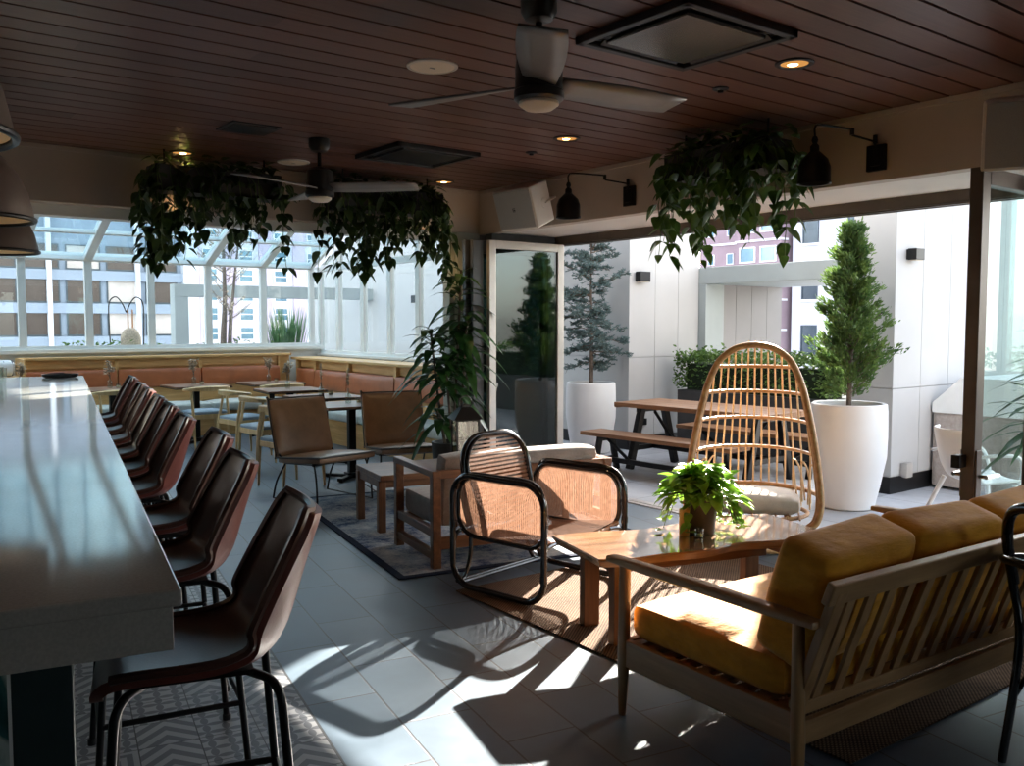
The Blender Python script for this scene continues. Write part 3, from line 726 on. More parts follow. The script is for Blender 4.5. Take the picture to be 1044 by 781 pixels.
def speaker(label, loc, psi, tilt):
    t = thing('wall_speaker', label, 'loudspeaker', loc, 0, 'white box loudspeakers', rot=(0, R(tilt), R(psi)))
    W, H, D = .38, .31, .27
    m = MB(); m.prism([(D / 2, -W / 2), (D / 2, W / 2), (-D / 2, W / 2 - .05), (-D / 2, -W / 2 + .05)], -H / 2, H / 2); m.build('cabinet', 'speaker_white', t, bevel=.012)
    m = MB(); m.rbox((.012, W - .03, H - .03), .005, (D / 2 + .004, 0, 0), 4); m.build('grille', 'speaker_mesh', t, True)
    m = MB(); m.box((D / 2 + .009, -.012, -.014), (D / 2 + .012, .012, -.010)); m.box((D / 2 + .009, -.012, .010), (D / 2 + .012, .012, .014)); m.box((D / 2 + .009, -.012, -.014), (D / 2 + .012, -.008, .014)); m.box((D / 2 + .009, -.003, -.006), (D / 2 + .012, .012, .004))
    m.build('badge', 'black_plastic', t)
    for s in (-1, 1):
        m = MB(); m.tube([(-.02, s * (W / 2 - .055), 0), (-.02, s * (W / 2 - .02), 0)], .04, 16)
        m.bar((-.02, s * (W / 2 - .03), 0), (-.22, s * .10, .0), .05, .012); m.build('bracket', 'speaker_white', t, True, bevel=.003)
speaker('white box loudspeaker angled on the beam over folded glass doors at left', (4.30, 5.45, 2.40), 191, 20)
speaker('white box loudspeaker on the beam at right edge above the open door', (4.33, 1.86, 2.36), 208, 14)

def sconce(label, y, zp, dy, dx=-.36):
    t = thing('swing_arm_sconce', label, 'wall lamp', (HX, y, 0), 0, 'black swing arm wall lamps')
    m = MB(); m.box((-.025, -.055, zp - .07), (0, .055, zp + .07)); m.box((-.035, -.03, zp - .045), (-.025, .03, zp + .045)); m.build('wall_plate', 'black_steel', t, bevel=.004)
    top = zp + .115
    jx, jy = dx * .42, dy * .42
    m = MB(); m.tube([(-.03, 0, zp + .02), (-.03, 0, top)], .007, 8); m.tube([(-.03, 0, top - .03), (jx, jy, top)], .006, 8)
    m.tube([(jx, jy, top), (jx, jy, top + .035)], .012, 10); m.tube([(-.03, 0, top - .04), (-.03, 0, top + .005)], .012, 10)
    m.tube(crv([(jx, jy, top + .03), (dx * .9, dy * .9, top + .045), (dx, dy, top + .03), (dx, dy, top - .02)], 6), .006, 8); m.build('arm', 'black_steel', t, True)
    zt = top - .02
    m = MB(); m.lathe([(.012, zt), (.018, zt - .02), (.012, zt - .035), (.024, zt - .05), (.024, zt - .075), (.034, zt - .085), (.07, zt - .12), (.084, zt - .16), (.086, zt - .235), (.089, zt - .24), (.089, zt - .25), (.080, zt - .248), (.078, zt - .16), (.06, zt - .12), (.02, zt - .09)], 32, (dx, dy, 0), cap1=False); m.build('shade', 'black_steel', t, True)
    m = MB(); m.lathe([(.02, zt - .10), (.030, zt - .15), (.022, zt - .19), (0, zt - .20)], 16, (dx, dy, 0), cap0=False); m.build('bulb', 'lamp_inner', t, True)
sconce('black swing arm wall lamp on the beam beside left white loudspeaker', 4.64, 2.405, .26)
sconce('black swing arm wall lamp on the beam beside the leafy plant box at right', 2.75, 2.40, .15)

# ------------------------------------------------------------------ trailing plants
def trailing(label, loc, rz, L, D=.2, stems=46, lmin=.12, lmax=.5, mound=170, mat='pothos_leaf', leaf=.085, seed=1, hang=True, name='hanging_planter', long_at=None):
    random.seed(seed)
    t = thing(name, label, 'hanging plant', loc, rz, 'trailing plants under the ceiling')
    H = .17
    m = MB(); m.box((-L / 2, -D / 2, -H), (L / 2, D / 2, -H + .02)); m.box((-L / 2, -D / 2, -H), (-L / 2 + .015, D / 2, 0)); m.box((L / 2 - .015, -D / 2, -H), (L / 2, D / 2, 0)); m.box((-L / 2, -D / 2, -H), (L / 2, -D / 2 + .015, 0)); m.box((-L / 2, D / 2 - .015, -H), (L / 2, D / 2, 0))
    m.build('trough', 'planter_dark', t)
    m = MB(); m.box((-L / 2 + .015, -D / 2 + .015, -.05), (L / 2 - .015, D / 2 - .015, -.02)); m.build('soil', 'soil', t)
    up = ZC - loc[2]
    for sx in (-1, 1):
        m = MB(); m.tube([(sx * L * .4, 0, -.04), (sx * L * .4, 0, up)], .006, 6); m.build('hanger', 'black_steel', t)
    f = MB(); sm = MB()
    for i in range(mound):
        p = Vector((rnd(-L / 2, L / 2), rnd(-D / 2, D / 2), rnd(-.05, min(.10, up - .03))))
        a = rnd(0, 2 * PI); d = Vector((math.cos(a), math.sin(a) * 1.2, rnd(-.7, .35)))
        sc = rnd(.7, 1.2)
        f.leaf(p + d * .03, d, (0, 0, 1), leaf * sc, leaf * .78 * sc, 'heart', rnd(.1, .5), .3)
    for i in range(stems):
        side = random.choice((-1, 1, -1, 1, 0)); x = rnd(-L / 2, L / 2)
        if side: st = Vector((x, side * D / 2, -.01)); out = Vector((rnd(-.3, .3), side, 0))
        else: e = random.choice((-1, 1)); st = Vector((e * L / 2, rnd(-D / 2, D / 2), -.01)); out = Vector((e, rnd(-.3, .3), 0))
        ln = rnd(lmin, lmax) * (1 if random.random() < .7 else .6)
        if long_at and abs(x - long_at[0]) < .12: ln = max(ln, long_at[1] * rnd(.75, 1))
        pts = [st]; o = rnd(.04, .11)
        k = max(3, int(ln / .07))
        for j in range(1, k + 1):
            q = j / k; pts.append(st + out * (o * min(1, q * 2.2)) + Vector((rnd(-.012, .012), rnd(-.012, .012), .02 * math.sin(min(1, q * 3) * PI) - ln * q)))
        sm.tube(pts, .0025, 4)
        for j in range(1, k + 1):
            for _ in range(2 if random.random() < .75 else 1):
                a = rnd(0, 2 * PI); d = Vector((math.cos(a), math.sin(a), rnd(-1.5, -.3))); sc = rnd(.65, 1.25)
                q = pts[j] + Vector((math.cos(a), math.sin(a), 0)) * .012
                f.leaf(q, d, (math.cos(a), math.sin(a), .6), leaf * sc, leaf * .74 * sc, 'heart', rnd(.1, .4), .3)
    f.build('foliage', mat, t, True, angle=180); sm.build('stem', 'stem_green', t, True)
    return t
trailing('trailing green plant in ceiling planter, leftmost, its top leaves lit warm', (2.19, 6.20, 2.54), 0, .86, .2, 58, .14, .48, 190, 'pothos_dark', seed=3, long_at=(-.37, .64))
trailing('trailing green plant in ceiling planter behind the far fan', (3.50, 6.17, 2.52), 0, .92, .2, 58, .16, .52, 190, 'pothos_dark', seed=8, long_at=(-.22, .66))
trailing('trailing green plant in ceiling planter before the terrace opening with a long vine', (4.27, 3.52, 2.53), PI / 2, .76, .22, 50, .14, .54, 200, 'pothos_leaf', .088, seed=12, long_at=(.36, .66))

# ================================================================== BAR
t = thing('bar_counter', 'long pale quartz bar counter with dark teal base along the left', 'bar counter', (0, 0, 0), -TA)
U0, U1, V0, V1, BZ = -.47, .174, 1.60, 8.69, 1.05
m = MB(); m.box((U0, V0, BZ - .03), (U1, V1, BZ)); m.build('countertop', 'quartz_top', t, bevel=.004)
m = MB(); m.box((U0 + .014, V0 + .014, BZ - .108), (U1 - .014, V1 - .014, BZ - .03)); m.build('apron', 'quartz_top', t, bevel=.002)
m = MB(); m.box((U0 + .02, V0 + .29, .0), (0, V1 - .1, BZ - .108))
v = V0 + .9
while v < V1 - .2: m.box((0, v, .08), (.008, v + .82, BZ - .14)); v += .86
m.build('body', 'bar_teal', t, bevel=.004)
m = MB(); m.box((-.10, V0 + .27, 0), (.004, V0 + .29, BZ - .108)); m.build('end_post', 'bar_teal', t, bevel=.003)
m = MB(); m.box((U0 + .02, V0 + .275, 0), (-.106, V0 + .29, BZ - .108)); m.build('marble_panel', 'teal_marble', t)
m = MB(); m.box((-.106, V0 + .272, 0), (-.100, V0 + .29, BZ - .108)); m.build('edge_strip', 'frame_white', t)

def make_stool(label):
    t = thing('bar_stool', label, 'bar stool', (0, 0, 0), 0, 'bar stools along the counter')
    # centre line (y, z), half width, curl of the edge (forward / up)
    prof = [(.225, .622, .150, .0), (.222, .648, .178, .0), (.190, .668, .196, .004), (.12, .668, .208, .012), (.03, .660, .214, .022), (-.06, .656, .218, .034),
            (-.135, .664, .222, .055), (-.185, .695, .226, .080), (-.215, .745, .226, .088), (-.237, .81, .220, .080), (-.258, .88, .212, .066), (-.278, .945, .202, .052), (-.294, .99, .186, .044), (-.304, 1.018, .158, .038)]
    P = crv([(a, b, 0) for a, b, _, _ in prof], 3); Wd = crv([(c, d, 0) for _, _, c, d in prof], 3)
    def surf2(off, shr=0):
        rows = []
        for i in range(len(P)):
            p = P[i]; a = P[max(0, i - 1)]; b = P[min(len(P) - 1, i + 1)]
            tg = Vector((b.x - a.x, b.y - a.y)); tg.normalize(); nr = Vector((tg.y, -tg.x))
            w, c = Wd[i].x - shr, Wd[i].y; row = []
            for j in range(13):
                s = -1 + 2 * j / 12; cu = c * abs(s) ** 2.4
                row.append((s * w, p.x + nr.x * (cu + off), p.y + nr.y * (cu + off)))
            rows.append(row)
        return rows
    A = surf2(.014); B = surf2(-.014)
    def shell(rows_in, rows_out):
        m = MB(); na, nb = len(rows_in), 13
        m.grid(rows_in); m.slot = 1
        m.grid([r[::-1] for r in rows_out])
        o = na * nb
        ring_i = [j for j in range(nb)] + [i * nb + nb - 1 for i in range(1, na)] + [(na - 1) * nb + j for j in range(nb - 2, -1, -1)] + [i * nb for i in range(na - 2, 0, -1)]
        def mirror(q): return (q // nb) * nb + (nb - 1 - q % nb)
        k = len(ring_i)
        for i in range(k):
            a, b = ring_i[i], ring_i[(i + 1) % k]
            m.f.append((a, b, o + mirror(b), o + mirror(a))); m.mi.append(1)
        return m
    sh = shell(A, B)
    so = sh.build('seat_shell', ['stool_leather', 'stool_leather_back'], t, True, angle=75)
    q = MB()
    rim = [A[i][12] for i in range(6, len(A))] + [A[-1][j] for j in range(11, -1, -1)] + [A[i][0] for i in range(len(A) - 2, 5, -1)]
    q.tube([Vector(p) for p in rim], .012, 6); q.build('piping', 'stool_leather', t, True)
    for sx in (-1, 1):
        for sy in (-1, 1):
            m = MB(); m.tube(fillet([(sx * .09, sy * .12, .626), (sx * .185, sy * .185, .626), (sx * .232, sy * .232, .0)], .06), .0115, 10); lg = m.build('leg', 'black_steel', t, True)
            m = MB(); m.lathe([(.016, 0), (.016, .02), (.012, .024)], 12, (sx * .232, sy * .232, 0)); m.build('foot_pad', 'black_plastic', lg, True)
    m = MB(); m.cbox((0, 0, .634), (.24, .26, .012)); m.tube([(-.09, .12, .626), (.09, .12, .626)], .010, 8); m.tube([(-.09, -.12, .626), (.09, -.12, .626)], .010, 8); m.build('seat_plate', 'black_steel', t, True)
    m = MB(); zf = .24; e = .216
    for a, b in (((-e, e), (e, e)), ((-e, -e), (e, -e)), ((-e, -e), (-e, e)), ((e, -e), (e, e))): m.tube([(a[0], a[1], zf), (b[0], b[1], zf)], .010, 8)
    m.build('footrest', 'black_steel', t, True)
    return t
sb = [(1.01, 2.23), (1.18, 3.07), (1.36, 3.79), (1.45, 4.60), (1.57, 5.28), (1.68, 5.93), (1.82, 6.67), (1.93, 7.26), (2.12, 8.24)]
sl = ['brown leather bar stool nearest the camera, whole seat and legs in view', 'second brown leather bar stool from the near end of the counter',
      'third brown leather bar stool from the near end, behind the second one', 'fourth brown leather bar stool from the near end of the counter',
      'middle brown leather bar stool of the row of nine', 'brown leather bar stool, fourth from the far end of the counter', 'brown leather bar stool, third from the far end of the counter',
      'brown leather bar stool next to the last one at the far end', 'last brown leather bar stool at the far end, by the window tables']
stool0 = None
for (x, y), lb in zip(sb, sl):
    rz = PI / 2 - TA
    dx, dy = -math.sin(rz), math.cos(rz); j = (0.0 if lb != sl[0] else -.09)
    eu = x * CT - y * ST - U1; x += CT * max(0, .405 - eu); y -= ST * max(0, .405 - eu)
    loc = (x + dx * .29, y + dy * .29, .003)
    if stool0 is None: stool0 = make_stool(lb); stool0.location = loc; stool0.rotation_euler = (0, 0, rz + j)
    else: dup(stool0, lb, loc, rz + j)

t = thing('black_tray', 'black oval bill tray with a red pen at far end of bar', 'tray', (1.585, 8.33, BZ), R(-10))
m = MB(); m.lathe([(.085, 0), (.10, .008), (.105, .03), (.098, .03), (.09, .012), (0, .010)], 28, cap1=False, m=Matrix.Diagonal((1.35, .8, 1, 1))); m.build('dish', 'black_plastic', t, True)
m = MB(); m.tube([(-.09, .0, .034), (.03, .02, .038)], .006, 8); m.build('pen', 'stool_leather_back', t, True)
for lb, (u_, v_), hh in (('clear drinking glass on the bar at the left edge, nearer of two', (-.40, 7.42), .14), ('clear drinking glass on the bar at the left edge, farther of two', (-.395, 7.75), .12)):
    x, y = tf(u_, v_)
    t = thing('drinking_glass', lb, 'glass', (x, y, BZ), 0, 'drinking glasses on the bar')
    m = MB(); m.lathe([(.028, 0), (.034, hh), (.032, hh), (.026, .012), (0, .012)], 24); m.build('tumbler', 'clear_glass', t, True)

# ================================================================== BANQUETTES
def banquette_back():
    t = thing('banquette', 'long oak banquette with tan leather back along the far glass wall', 'bench', (0, 0, 0))
    xs = [1.93, 3.06, 4.15, 5.30]
    Yf, Yb = 12.05, 12.50
    m = MB(); m.box((xs[0], Yf + .05, 0), (5.04, Yb + .2, .32)); m.box((5.04, Yf + .05, 0), (5.55, Yb + .2, .25)); m.build('base', 'oak_x', t, bevel=.004)
    m = MB(); m.box((xs[0], Yb + .08, .32), (5.48, Yb + .2, 1.05)); m.box((xs[0], Yb, 1.04), (5.48, Yb + .22, 1.075)); m.box((xs[0] - .02, Yf + .04, 0), (xs[0], Yb + .22, 1.075)); m.build('back_panel', 'oak_x', t, bevel=.004)
    for a, b in zip(xs, xs[1:]):
        m = MB(); m.rbox((b - a - .012, .11, .25), .03, ((a + b) / 2, Yb + .03, .78), 6, .012, (R(-4), 0, 0)); m.build('back_cushion', 'bench_leather', t, True)
        m = MB(); m.box((a + .004, Yb + .055, .93), (b - .004, Yb + .078, 1.035)); m.build('rail', 'oak_x', t, bevel=.003)
        m = MB(); m.box((a + .004, Yb + .05, .44), (b - .004, Yb + .078, .65)); m.build('lower_panel', 'oak_x', t, bevel=.003)
        m = MB(); m.rbox((b - a - .01, .48, .13), .04, ((a + b) / 2, Yf + .24, .385), 6, .018); m.build('seat_cushion', 'bench_linen', t, True)
        m = MB(); m.box((b - .02, Yb + .03, .44), (b + .02, Yb + .085, 1.04)) ; m.build('divider', 'oak_x', t, bevel=.003)
banquette_back()
def banquette_side():
    t = thing('banquette', 'oak banquette with tan leather back along the right glass wall', 'bench', (0, 0, 0))
    ys = [7.45, 8.45, 9.60, 10.85, 11.85, 12.45]
    Xf, Xb = 5.02, 5.52
    m = MB(); m.box((Xf + .04, 8.72, 0), (Xb + .4, 12.04, .30)); m.box((Xf + .04, 7.6, 0), (Xb + .05, 8.75, .30)); m.build('base', 'oak_y', t, bevel=.004)
    m = MB(); m.box((Xb + .10, 8.78, .28), (Xb + .40, 12.58, .99)); m.box((Xb - .02, 8.78, .98), (Xb + .42, 12.58, 1.015)); m.build('back_panel', 'oak_y', t, bevel=.004)
    for a, b in zip(ys, ys[1:]):
        if a > 8.4:
            m = MB(); m.rbox((.11, b - a - .012, .28), .03, (Xb + .05, (a + b) / 2, .72), 6, .012, (0, R(4), 0)); m.build('back_cushion', 'bench_leather', t, True)
            m = MB(); m.box((Xb + .07, max(a, 8.80) + .004, .87), (Xb + .098, b - .004, .975)); m.build('rail', 'oak_y', t, bevel=.003)
            m = MB(); m.box((Xb + .02, b - .035, .42), (Xb + .10, b + .035, .985)); m.build('divider', 'oak_y', t, bevel=.003)
            m = MB(); m.box((Xb + .06, max(a, 8.80), .30), (Xb + .1, b, .6)); m.build('lower_panel', 'oak_y', t, bevel=.003)
        if b < 12.1:
            m = MB(); m.rbox((.50, b - a - .01, .12), .04, (Xf + .25, (a + b) / 2, .355), 6, .016); m.build('seat_cushion', 'bench_linen', t, True)
banquette_side()

# ================================================================== DINING TABLES, CHAIRS, VASES
def make_table(label):
    t = thing('dining_table', label, 'table', (0, 0, 0), 0, 'small dining tables with black pedestals')
    m = MB(); m.rbox((.70, .66, .026), .008, (0, 0, .717), 3); m.build('tabletop', 'table_brown', t, True)
    m = MB(); m.box((-.352, -.332, .698), (.352, .332, .706)); m.build('edge_band', 'black_steel', t)
    m = MB(); m.cbox((0, 0, .37), (.07, .07, .66)); m.cbox((0, 0, .693), (.30, .30, .012)); m.build('pedestal', 'black_steel', t, bevel=.004)
    m = MB()
    for a in (0, PI / 2): m.cbox((0, 0, .025), (.56, .055, .03), (0, 0, a + PI / 4))
    m.cbox((0, 0, .045), (.12, .12, .03)); m.build('cross_base', 'black_steel', t, bevel=.005)
    m = MB()
    for a in range(4): m.lathe([(.018, 0), (.018, .012)], 10, (.26 * math.cos(PI / 4 + a * PI / 2), .26 * math.sin(PI / 4 + a * PI / 2), 0))
    m.build('glide', 'black_plastic', t)
    return t
tabs = [((1.80, 11.55), 'brown dining table hidden partly by far end of bar'), ((2.75, 11.50), 'brown dining table behind the last bar stool at the far bench'),
        ((3.75, 11.50), 'brown dining table with one oak chair, middle of the far bench'), ((4.72, 11.45), 'brown dining table at right end of the far bench near the corner'),
        ((4.40, 10.10), 'brown dining table farthest back along the right-hand bench'), ((4.27, 8.92), 'brown dining table in the middle along the right-hand bench'),
        ((4.06, 7.88), 'brown dining table nearest, just behind the two leather lounge chairs')]
tb0 = None
for (p, lb) in tabs:
    if tb0 is None: tb0 = make_table(lb); tb0.location = (p[0], p[1], 0)
    else: dup(tb0, lb, (p[0], p[1], 0), -TA * .6 if p[1] < 11 else 0)

def make_elbow_chair(label):
    t = thing('dining_chair', label, 'chair', (0, 0, 0), 0, 'pale oak dining chairs')
    # faces +y; curved crest rail behind
    cr = []
    for i in range(21):
        a = R(-82 + 164 * i / 20); q = math.cos(a)
        cr.append((.275 * math.sin(a), -.02 - .215 * q, .715 + .018 * q, .014 + .014 * q, .020 + .040 * q))
    rows = []
    for x, y, z, th, hh in cr:
        rows.append([(x + dx * th * x / .3, y + dy * th, z + dz * hh) for dx, dy, dz in ((1, -.8, -.5), (1, -1, .3), (.4, -.4, .5), (-.4, .4, .5), (-1, 1, .2), (-1, .8, -.5))])
    m = MB(); m.grid([r + [r[0]] for r in rows]); n = len(rows)
    m.f += [tuple(range(6)), tuple((n - 1) * 7 + i for i in range(6))[::-1]]; m.mi += [0, 0]; m.build('backrest', 'pale_oak', t, True, angle=60)
    for sx in (-1, 1):
        m = MB(); m.tube([(sx * .205, -.215, 0), (sx * .212, -.19, .42), (sx * .215, -.135, .705)], [.011, .018, .013], 10); m.build('leg', 'pale_oak', t, True)
        m = MB(); m.tube([(sx * .225, .215, 0), (sx * .215, .20, .30), (sx * .21, .19, .435)], [.011, .018, .017], 10); m.build('leg', 'pale_oak', t, True)
    m = MB(); m.bar((-.21, .195, .395), (.21, .195, .395), .022, .055); m.bar((-.205, -.19, .395), (.205, -.19, .395), .022, .055)
    for sx in (-1, 1): m.bar((sx * .21, -.19, .395), (sx * .21, .195, .395), .022, .055)
    m.build('seat_frame', 'pale_oak', t, bevel=.004)
    m = MB(); m.rbox((.43, .41, .05), .022, (0, .005, .437), 6, .014); m.build('seat_cushion', 'blue_linen', t, True)
    return t
chs = [((2.66, 10.92), 0, 'pale oak chair with curved back at the table behind last bar stool'), ((3.66, 10.92), R(3), 'pale oak chair with curved back alone before the middle far-bench table'),
       ((4.60, 10.86), R(-3), 'pale oak chair with curved back before far corner table'), ((3.80, 10.02), R(-82), 'pale oak chair side-on at the farthest right-bench table'),
       ((3.66, 9.02), R(-86), 'pale oak chair side-on at the middle right-bench table'), ((3.42, 7.86), R(-80), 'pale oak chair mostly hidden behind left leather lounge chair')]
c0 = None
for p, rz, lb in chs:
    if c0 is None: c0 = make_elbow_chair(lb); c0.location = (p[0], p[1], 0); c0.rotation_euler = (0, 0, rz)
    else: dup(c0, lb, (p[0], p[1], 0), rz)

def vase(label, x, y, z, kind):
    t = thing('bud_vase', label, 'vase', (x, y, z), 0, 'bud vases with dried flowers')
    m = MB(); m.lathe([(.026, 0), (.030, .01), (.030, .07), (.022, .09), (.012, .105), (.011, .14), (.014, .145), (.009, .142), (.009, .105), (.027, .07), (.026, .008), (0, .008)], 18, cap1=False); m.build('bottle', 'clear_glass', t, True)
    f = MB(); s = MB()
    if kind == 'bunch':
        for i in range(14):
            a = rnd(0, 2 * PI); q = Vector((rnd(.01, .055) * math.cos(a), rnd(.01, .055) * math.sin(a), rnd(.20, .30)))
            s.tube([(0, 0, .02), (0, 0, .13), q], .0016, 4)
            for j in range(14):
                b = rnd(0, 2 * PI); f.leaf(q + Vector((rnd(-.014, .014), rnd(-.014, .014), rnd(-.04, .03))), (math.cos(b), math.sin(b), rnd(-.3, .8)), (0, 0, 1), .036, .024, 'oval', .1, .2)
    else:
        s.tube([(0, 0, .02), (0, 0, .14), (.004, 0, .20)], .0022, 4)
        for j in range(70):
            b = rnd(0, 2 * PI); f.leaf((rnd(-.008, .008), rnd(-.008, .008), rnd(.17, .33)), (math.cos(b) * .5, math.sin(b) * .5, .8), (0, 0, 1), .03, .012, 'oval', .1, .2)
    s.build('stem', 'bark', t); f.build('dried_flowers', 'dry_flower', t, True)
def votive(label, x, y, z):
    t = thing('votive_glass', label, 'candle glass', (x, y, z), 0, 'small votive glasses on the tables')
    m = MB(); m.lathe([(.024, 0), (.030, .055), (.027, .055), (.022, .008), (0, .008)], 18); m.build('cup', 'clear_glass', t, True)
    m = MB(); m.lathe([(.021, .009), (.023, .03), (0, .03)], 16); m.build('candle', 'wax_cream', t, True)
VZ = .730
for (p, _), lb, kd in zip(tabs, ('dried flowers in bud vase seen just above the black bill tray', 'dried flowers in bud vase on the table behind the last bar stool', 'dried flowers in bud vase on middle far-bench table',
        'dried flowers in bud vase on the far corner table', 'full bunch of dried flowers in bud vase on farthest right-bench table', 'single dried plume in bud vase on the middle right-bench table', 'single dark dried plume in bud vase on the nearest right-bench table'),
        ('bunch', 'bunch', 'bunch', 'bunch', 'bunch', 'plume', 'plume')):
    random.seed(lb); vase(lb, p[0] - .02, p[1] + .02, VZ, kd)
for i, lb in ((1, 'little votive glass on the table behind the last bar stool'), (2, 'little votive glass on middle far-bench table'), (3, 'little votive glass on the far corner table'), (5, 'little votive glass on the middle right-bench table'), (6, 'little votive glass on the nearest right-bench table')):
    votive(lb, tabs[i][0][0] + .06, tabs[i][0][1] - .04, VZ)
t = thing('side_cabinet', 'low dark service cabinet behind the far end of the bar', 'cabinet', (1.52, 12.15, 0))
m = MB(); m.box((-.36, -.25, .05), (.36, .25, .84)); m.build('carcass', 'bar_teal', t, bevel=.005)
m = MB(); m.box((-.38, -.27, .84), (.38, .27, .87)); m.build('top', 'oak_x', t, bevel=.004)
for sx in (-1, 1):
    m = MB(); m.box((min(sx * .01, sx * .34), -.262, .08), (max(sx * .01, sx * .34), -.25, .81)); d = m.build('door', 'bar_teal', t, bevel=.003)
    m = MB(); m.lathe([(.008, 0), (.008, .02)], 10, m=Matrix.Translation((sx * .05, -.262, .5)) @ Matrix.Rotation(PI / 2, 4, 'X')); m.build('knob', 'chrome', d)
t = thing('striped_cushion', 'white cushion with navy stripes leaning at left end of far bench', 'cushion', (1.62, 12.16, .87), R(20))
m = MB(); m.rbox((.42, .14, .20), .06, (0, 0, .10), 8, .02); o = m.build('cover', 'stripe_white', t, True)
m = MB()
for x in (-.15, -.05, .05, .15): m.rbox((.035, .152, .19), .05, (x, 0, .10), 6, .02)
m.build('stripe', 'stripe_navy', t, True)

# ================================================================== RUGS
def rug(name, label, c, sz, rz, mat):
    m = MB(); m.rbox((sz[0], sz[1], .010), .004, (0, 0, .006), 10); o = m.build(name, mat, None, True)
    o.location = (c[0], c[1], 0); o.rotation_euler = (0, 0, rz); return o
bl = tf(.97, 0)
a0 = Vector((2.63, 4.53)) + Vector(tf(.97, 1.36))
tag(rug('area_rug', 'faded blue and cream patterned rug under grey loveseat and leather chairs', a0, (1.94, 2.72), -TA, 'blue_rug'), 'faded blue and cream patterned rug under grey loveseat and leather chairs', 'rug')
tag(rug('area_rug', 'brown woven jute rug under mustard sofa and slab coffee table', (3.66, 2.89), (1.82, 2.48), R(-1), 'jute_weave'), 'brown woven jute rug under mustard sofa and slab coffee table', 'rug')
RT = .012

# ================================================================== LEATHER LOUNGE CHAIRS
def make_lounge(label):
    t = thing('lounge_chair', label, 'lounge chair', (0, 0, 0), 0, 'tan leather lounge chairs')
    W = .57
    m = MB(); m.rbox((W, .60, .065), .022, (0, .03, .370), 8, .016, (R(5), 0, 0)); m.build('seat', 'lounge_leather', t, True)
    m = MB(); m.rbox((W, .065, .50), .022, (0, -.345, .60), 8, .016, (R(16), 0, 0)); m.build('backrest', 'lounge_leather', t, True)
    e = W / 2 - .002
    m = MB()
    m.tube(crv([(-e, .325, .415), (-e, -.255, .365), (-e, -.295, .40), (-e, -.40, .835), (-e + .02, -.41, .845), (0, -.412, .848), (e - .02, -.41, .845), (e, -.40, .835), (e, -.295, .40), (e, -.255, .365), (e, .325, .415)], 4), .009, 6)
    m.tube([(-e, .325, .415), (e, .325, .415)], .009, 6); m.build('piping', 'lounge_piping', t, True)
    for s in (-.96, .96):
        m = MB(); m.tube(crv([(s * .27, .22, .355), (s * .285, .27, .20), (s * .29, .285, .012)], 5), .008, 8); m.build('leg', 'black_steel', t, True)
        m = MB(); m.tube(crv([(s * .27, -.18, .33), (s * .285, -.30, .16), (s * .29, -.35, .012)], 5), .008, 8); m.build('leg', 'black_steel', t, True)
        m = MB(); m.tube([(s * .29, .285, .012), (s * .29, -.35, .012)], .007, 8); m.build('runner', 'black_steel', t, True)
    m = MB()
    for y, z in ((.22, .350), (-.18, .325)): m.tube([(-.27, y, z), (.27, y, z)], .008, 8)
    for s in (-1, 1): m.tube([(s * .27, .22, .35), (s * .27, -.18, .325), (s * .27, -.30, .42), (s * .27, -.40, .78)], .008, 8)
    m.build('frame', 'black_steel', t, True)
    return t
lc = make_lounge('tan leather armless lounge chair, left one, angled on the blue rug edge'); lc.location = (3.34, 6.98, RT); lc.rotation_euler = (0, 0, R(190))
dup(lc, 'tan leather armless lounge chair, right one, near the tall leafy plant', (4.13, 7.02, RT), R(165))

# ------------------------------------------------------------------ far coffee table
t = thing('coffee_table', 'low walnut coffee table between grey loveseat and leather lounge chairs', 'coffee table', (3.58, 5.80, RT), -TA)
m = MB(); m.box((-.43, -.30, .375), (.43, .30, .415)); m.build('tabletop', 'walnut_x', t, bevel=.005)
for sx in (-1, 1):
    for sy in (-1, 1):
        m = MB(); m.bar((sx * .41, sy * .25, 0), (sx * .41, sy * .25, .375), .055, .055, (0, 1, 0)); m.build('leg', 'walnut_z', t, bevel=.004)
m = MB()
for s in (-1, 1): m.bar((-.41, s * .25, .345), (.41, s * .25, .345), .03, .055); m.bar((s * .41, -.25, .345), (s * .41, .25, .345), .03, .055)
m.build('apron', 'walnut_x', t, bevel=.003)
# lantern on it
t = thing('lantern', 'black metal and glass candle lantern with pitched top before the dark doors', 'lantern', (3.92, 5.72, RT + .415), R(-20))
m = MB(); m.box((-.095, -.095, 0), (.095, .095, .02)); m.box((-.095, -.095, .33), (.095, .095, .345)); m.build('base', 'black_steel', t, bevel=.003)
m = MB()
for sx in (-1, 1):
    for sy in (-1, 1): m.bar((sx * .085, sy * .085, .02), (sx * .085, sy * .085, .33), .014, .014, (0, 1, 0))
m.build('corner_post', 'black_steel', t)
m = MB(); q = [(-.115, -.115), (.115, -.115), (.115, .115), (-.115, .115)]
m.add([(x, y, .345) for x, y in q] + [(x * .35, y * .35, .435) for x, y in q], [(3, 2, 1, 0), (4, 5, 6, 7)] + [(i, (i + 1) % 4, 4 + (i + 1) % 4, 4 + i) for i in range(4)])
m.box((-.03, -.03, .435), (.03, .03, .455)); m.build('roof', 'black_steel', t)
m = MB(); m.tube([(.05 * math.cos(a * PI / 10), 0, .47 + .05 * math.sin(a * PI / 10)) for a in range(20)], .005, 6, True); m.build('ring_handle', 'black_steel', t, True)
for k in range(4):
    m = MB(); m.box((-.078, -.087, .02), (.078, -.084, .33), Matrix.Rotation(k * PI / 2, 4, 'Z')); m.build('glass_pane', 'clear_glass', t)
m = MB(); m.lathe([(.038, .02), (.038, .17), (.03, .175), (0, .165)], 20); m.build('candle', 'shade_cream', t, True)

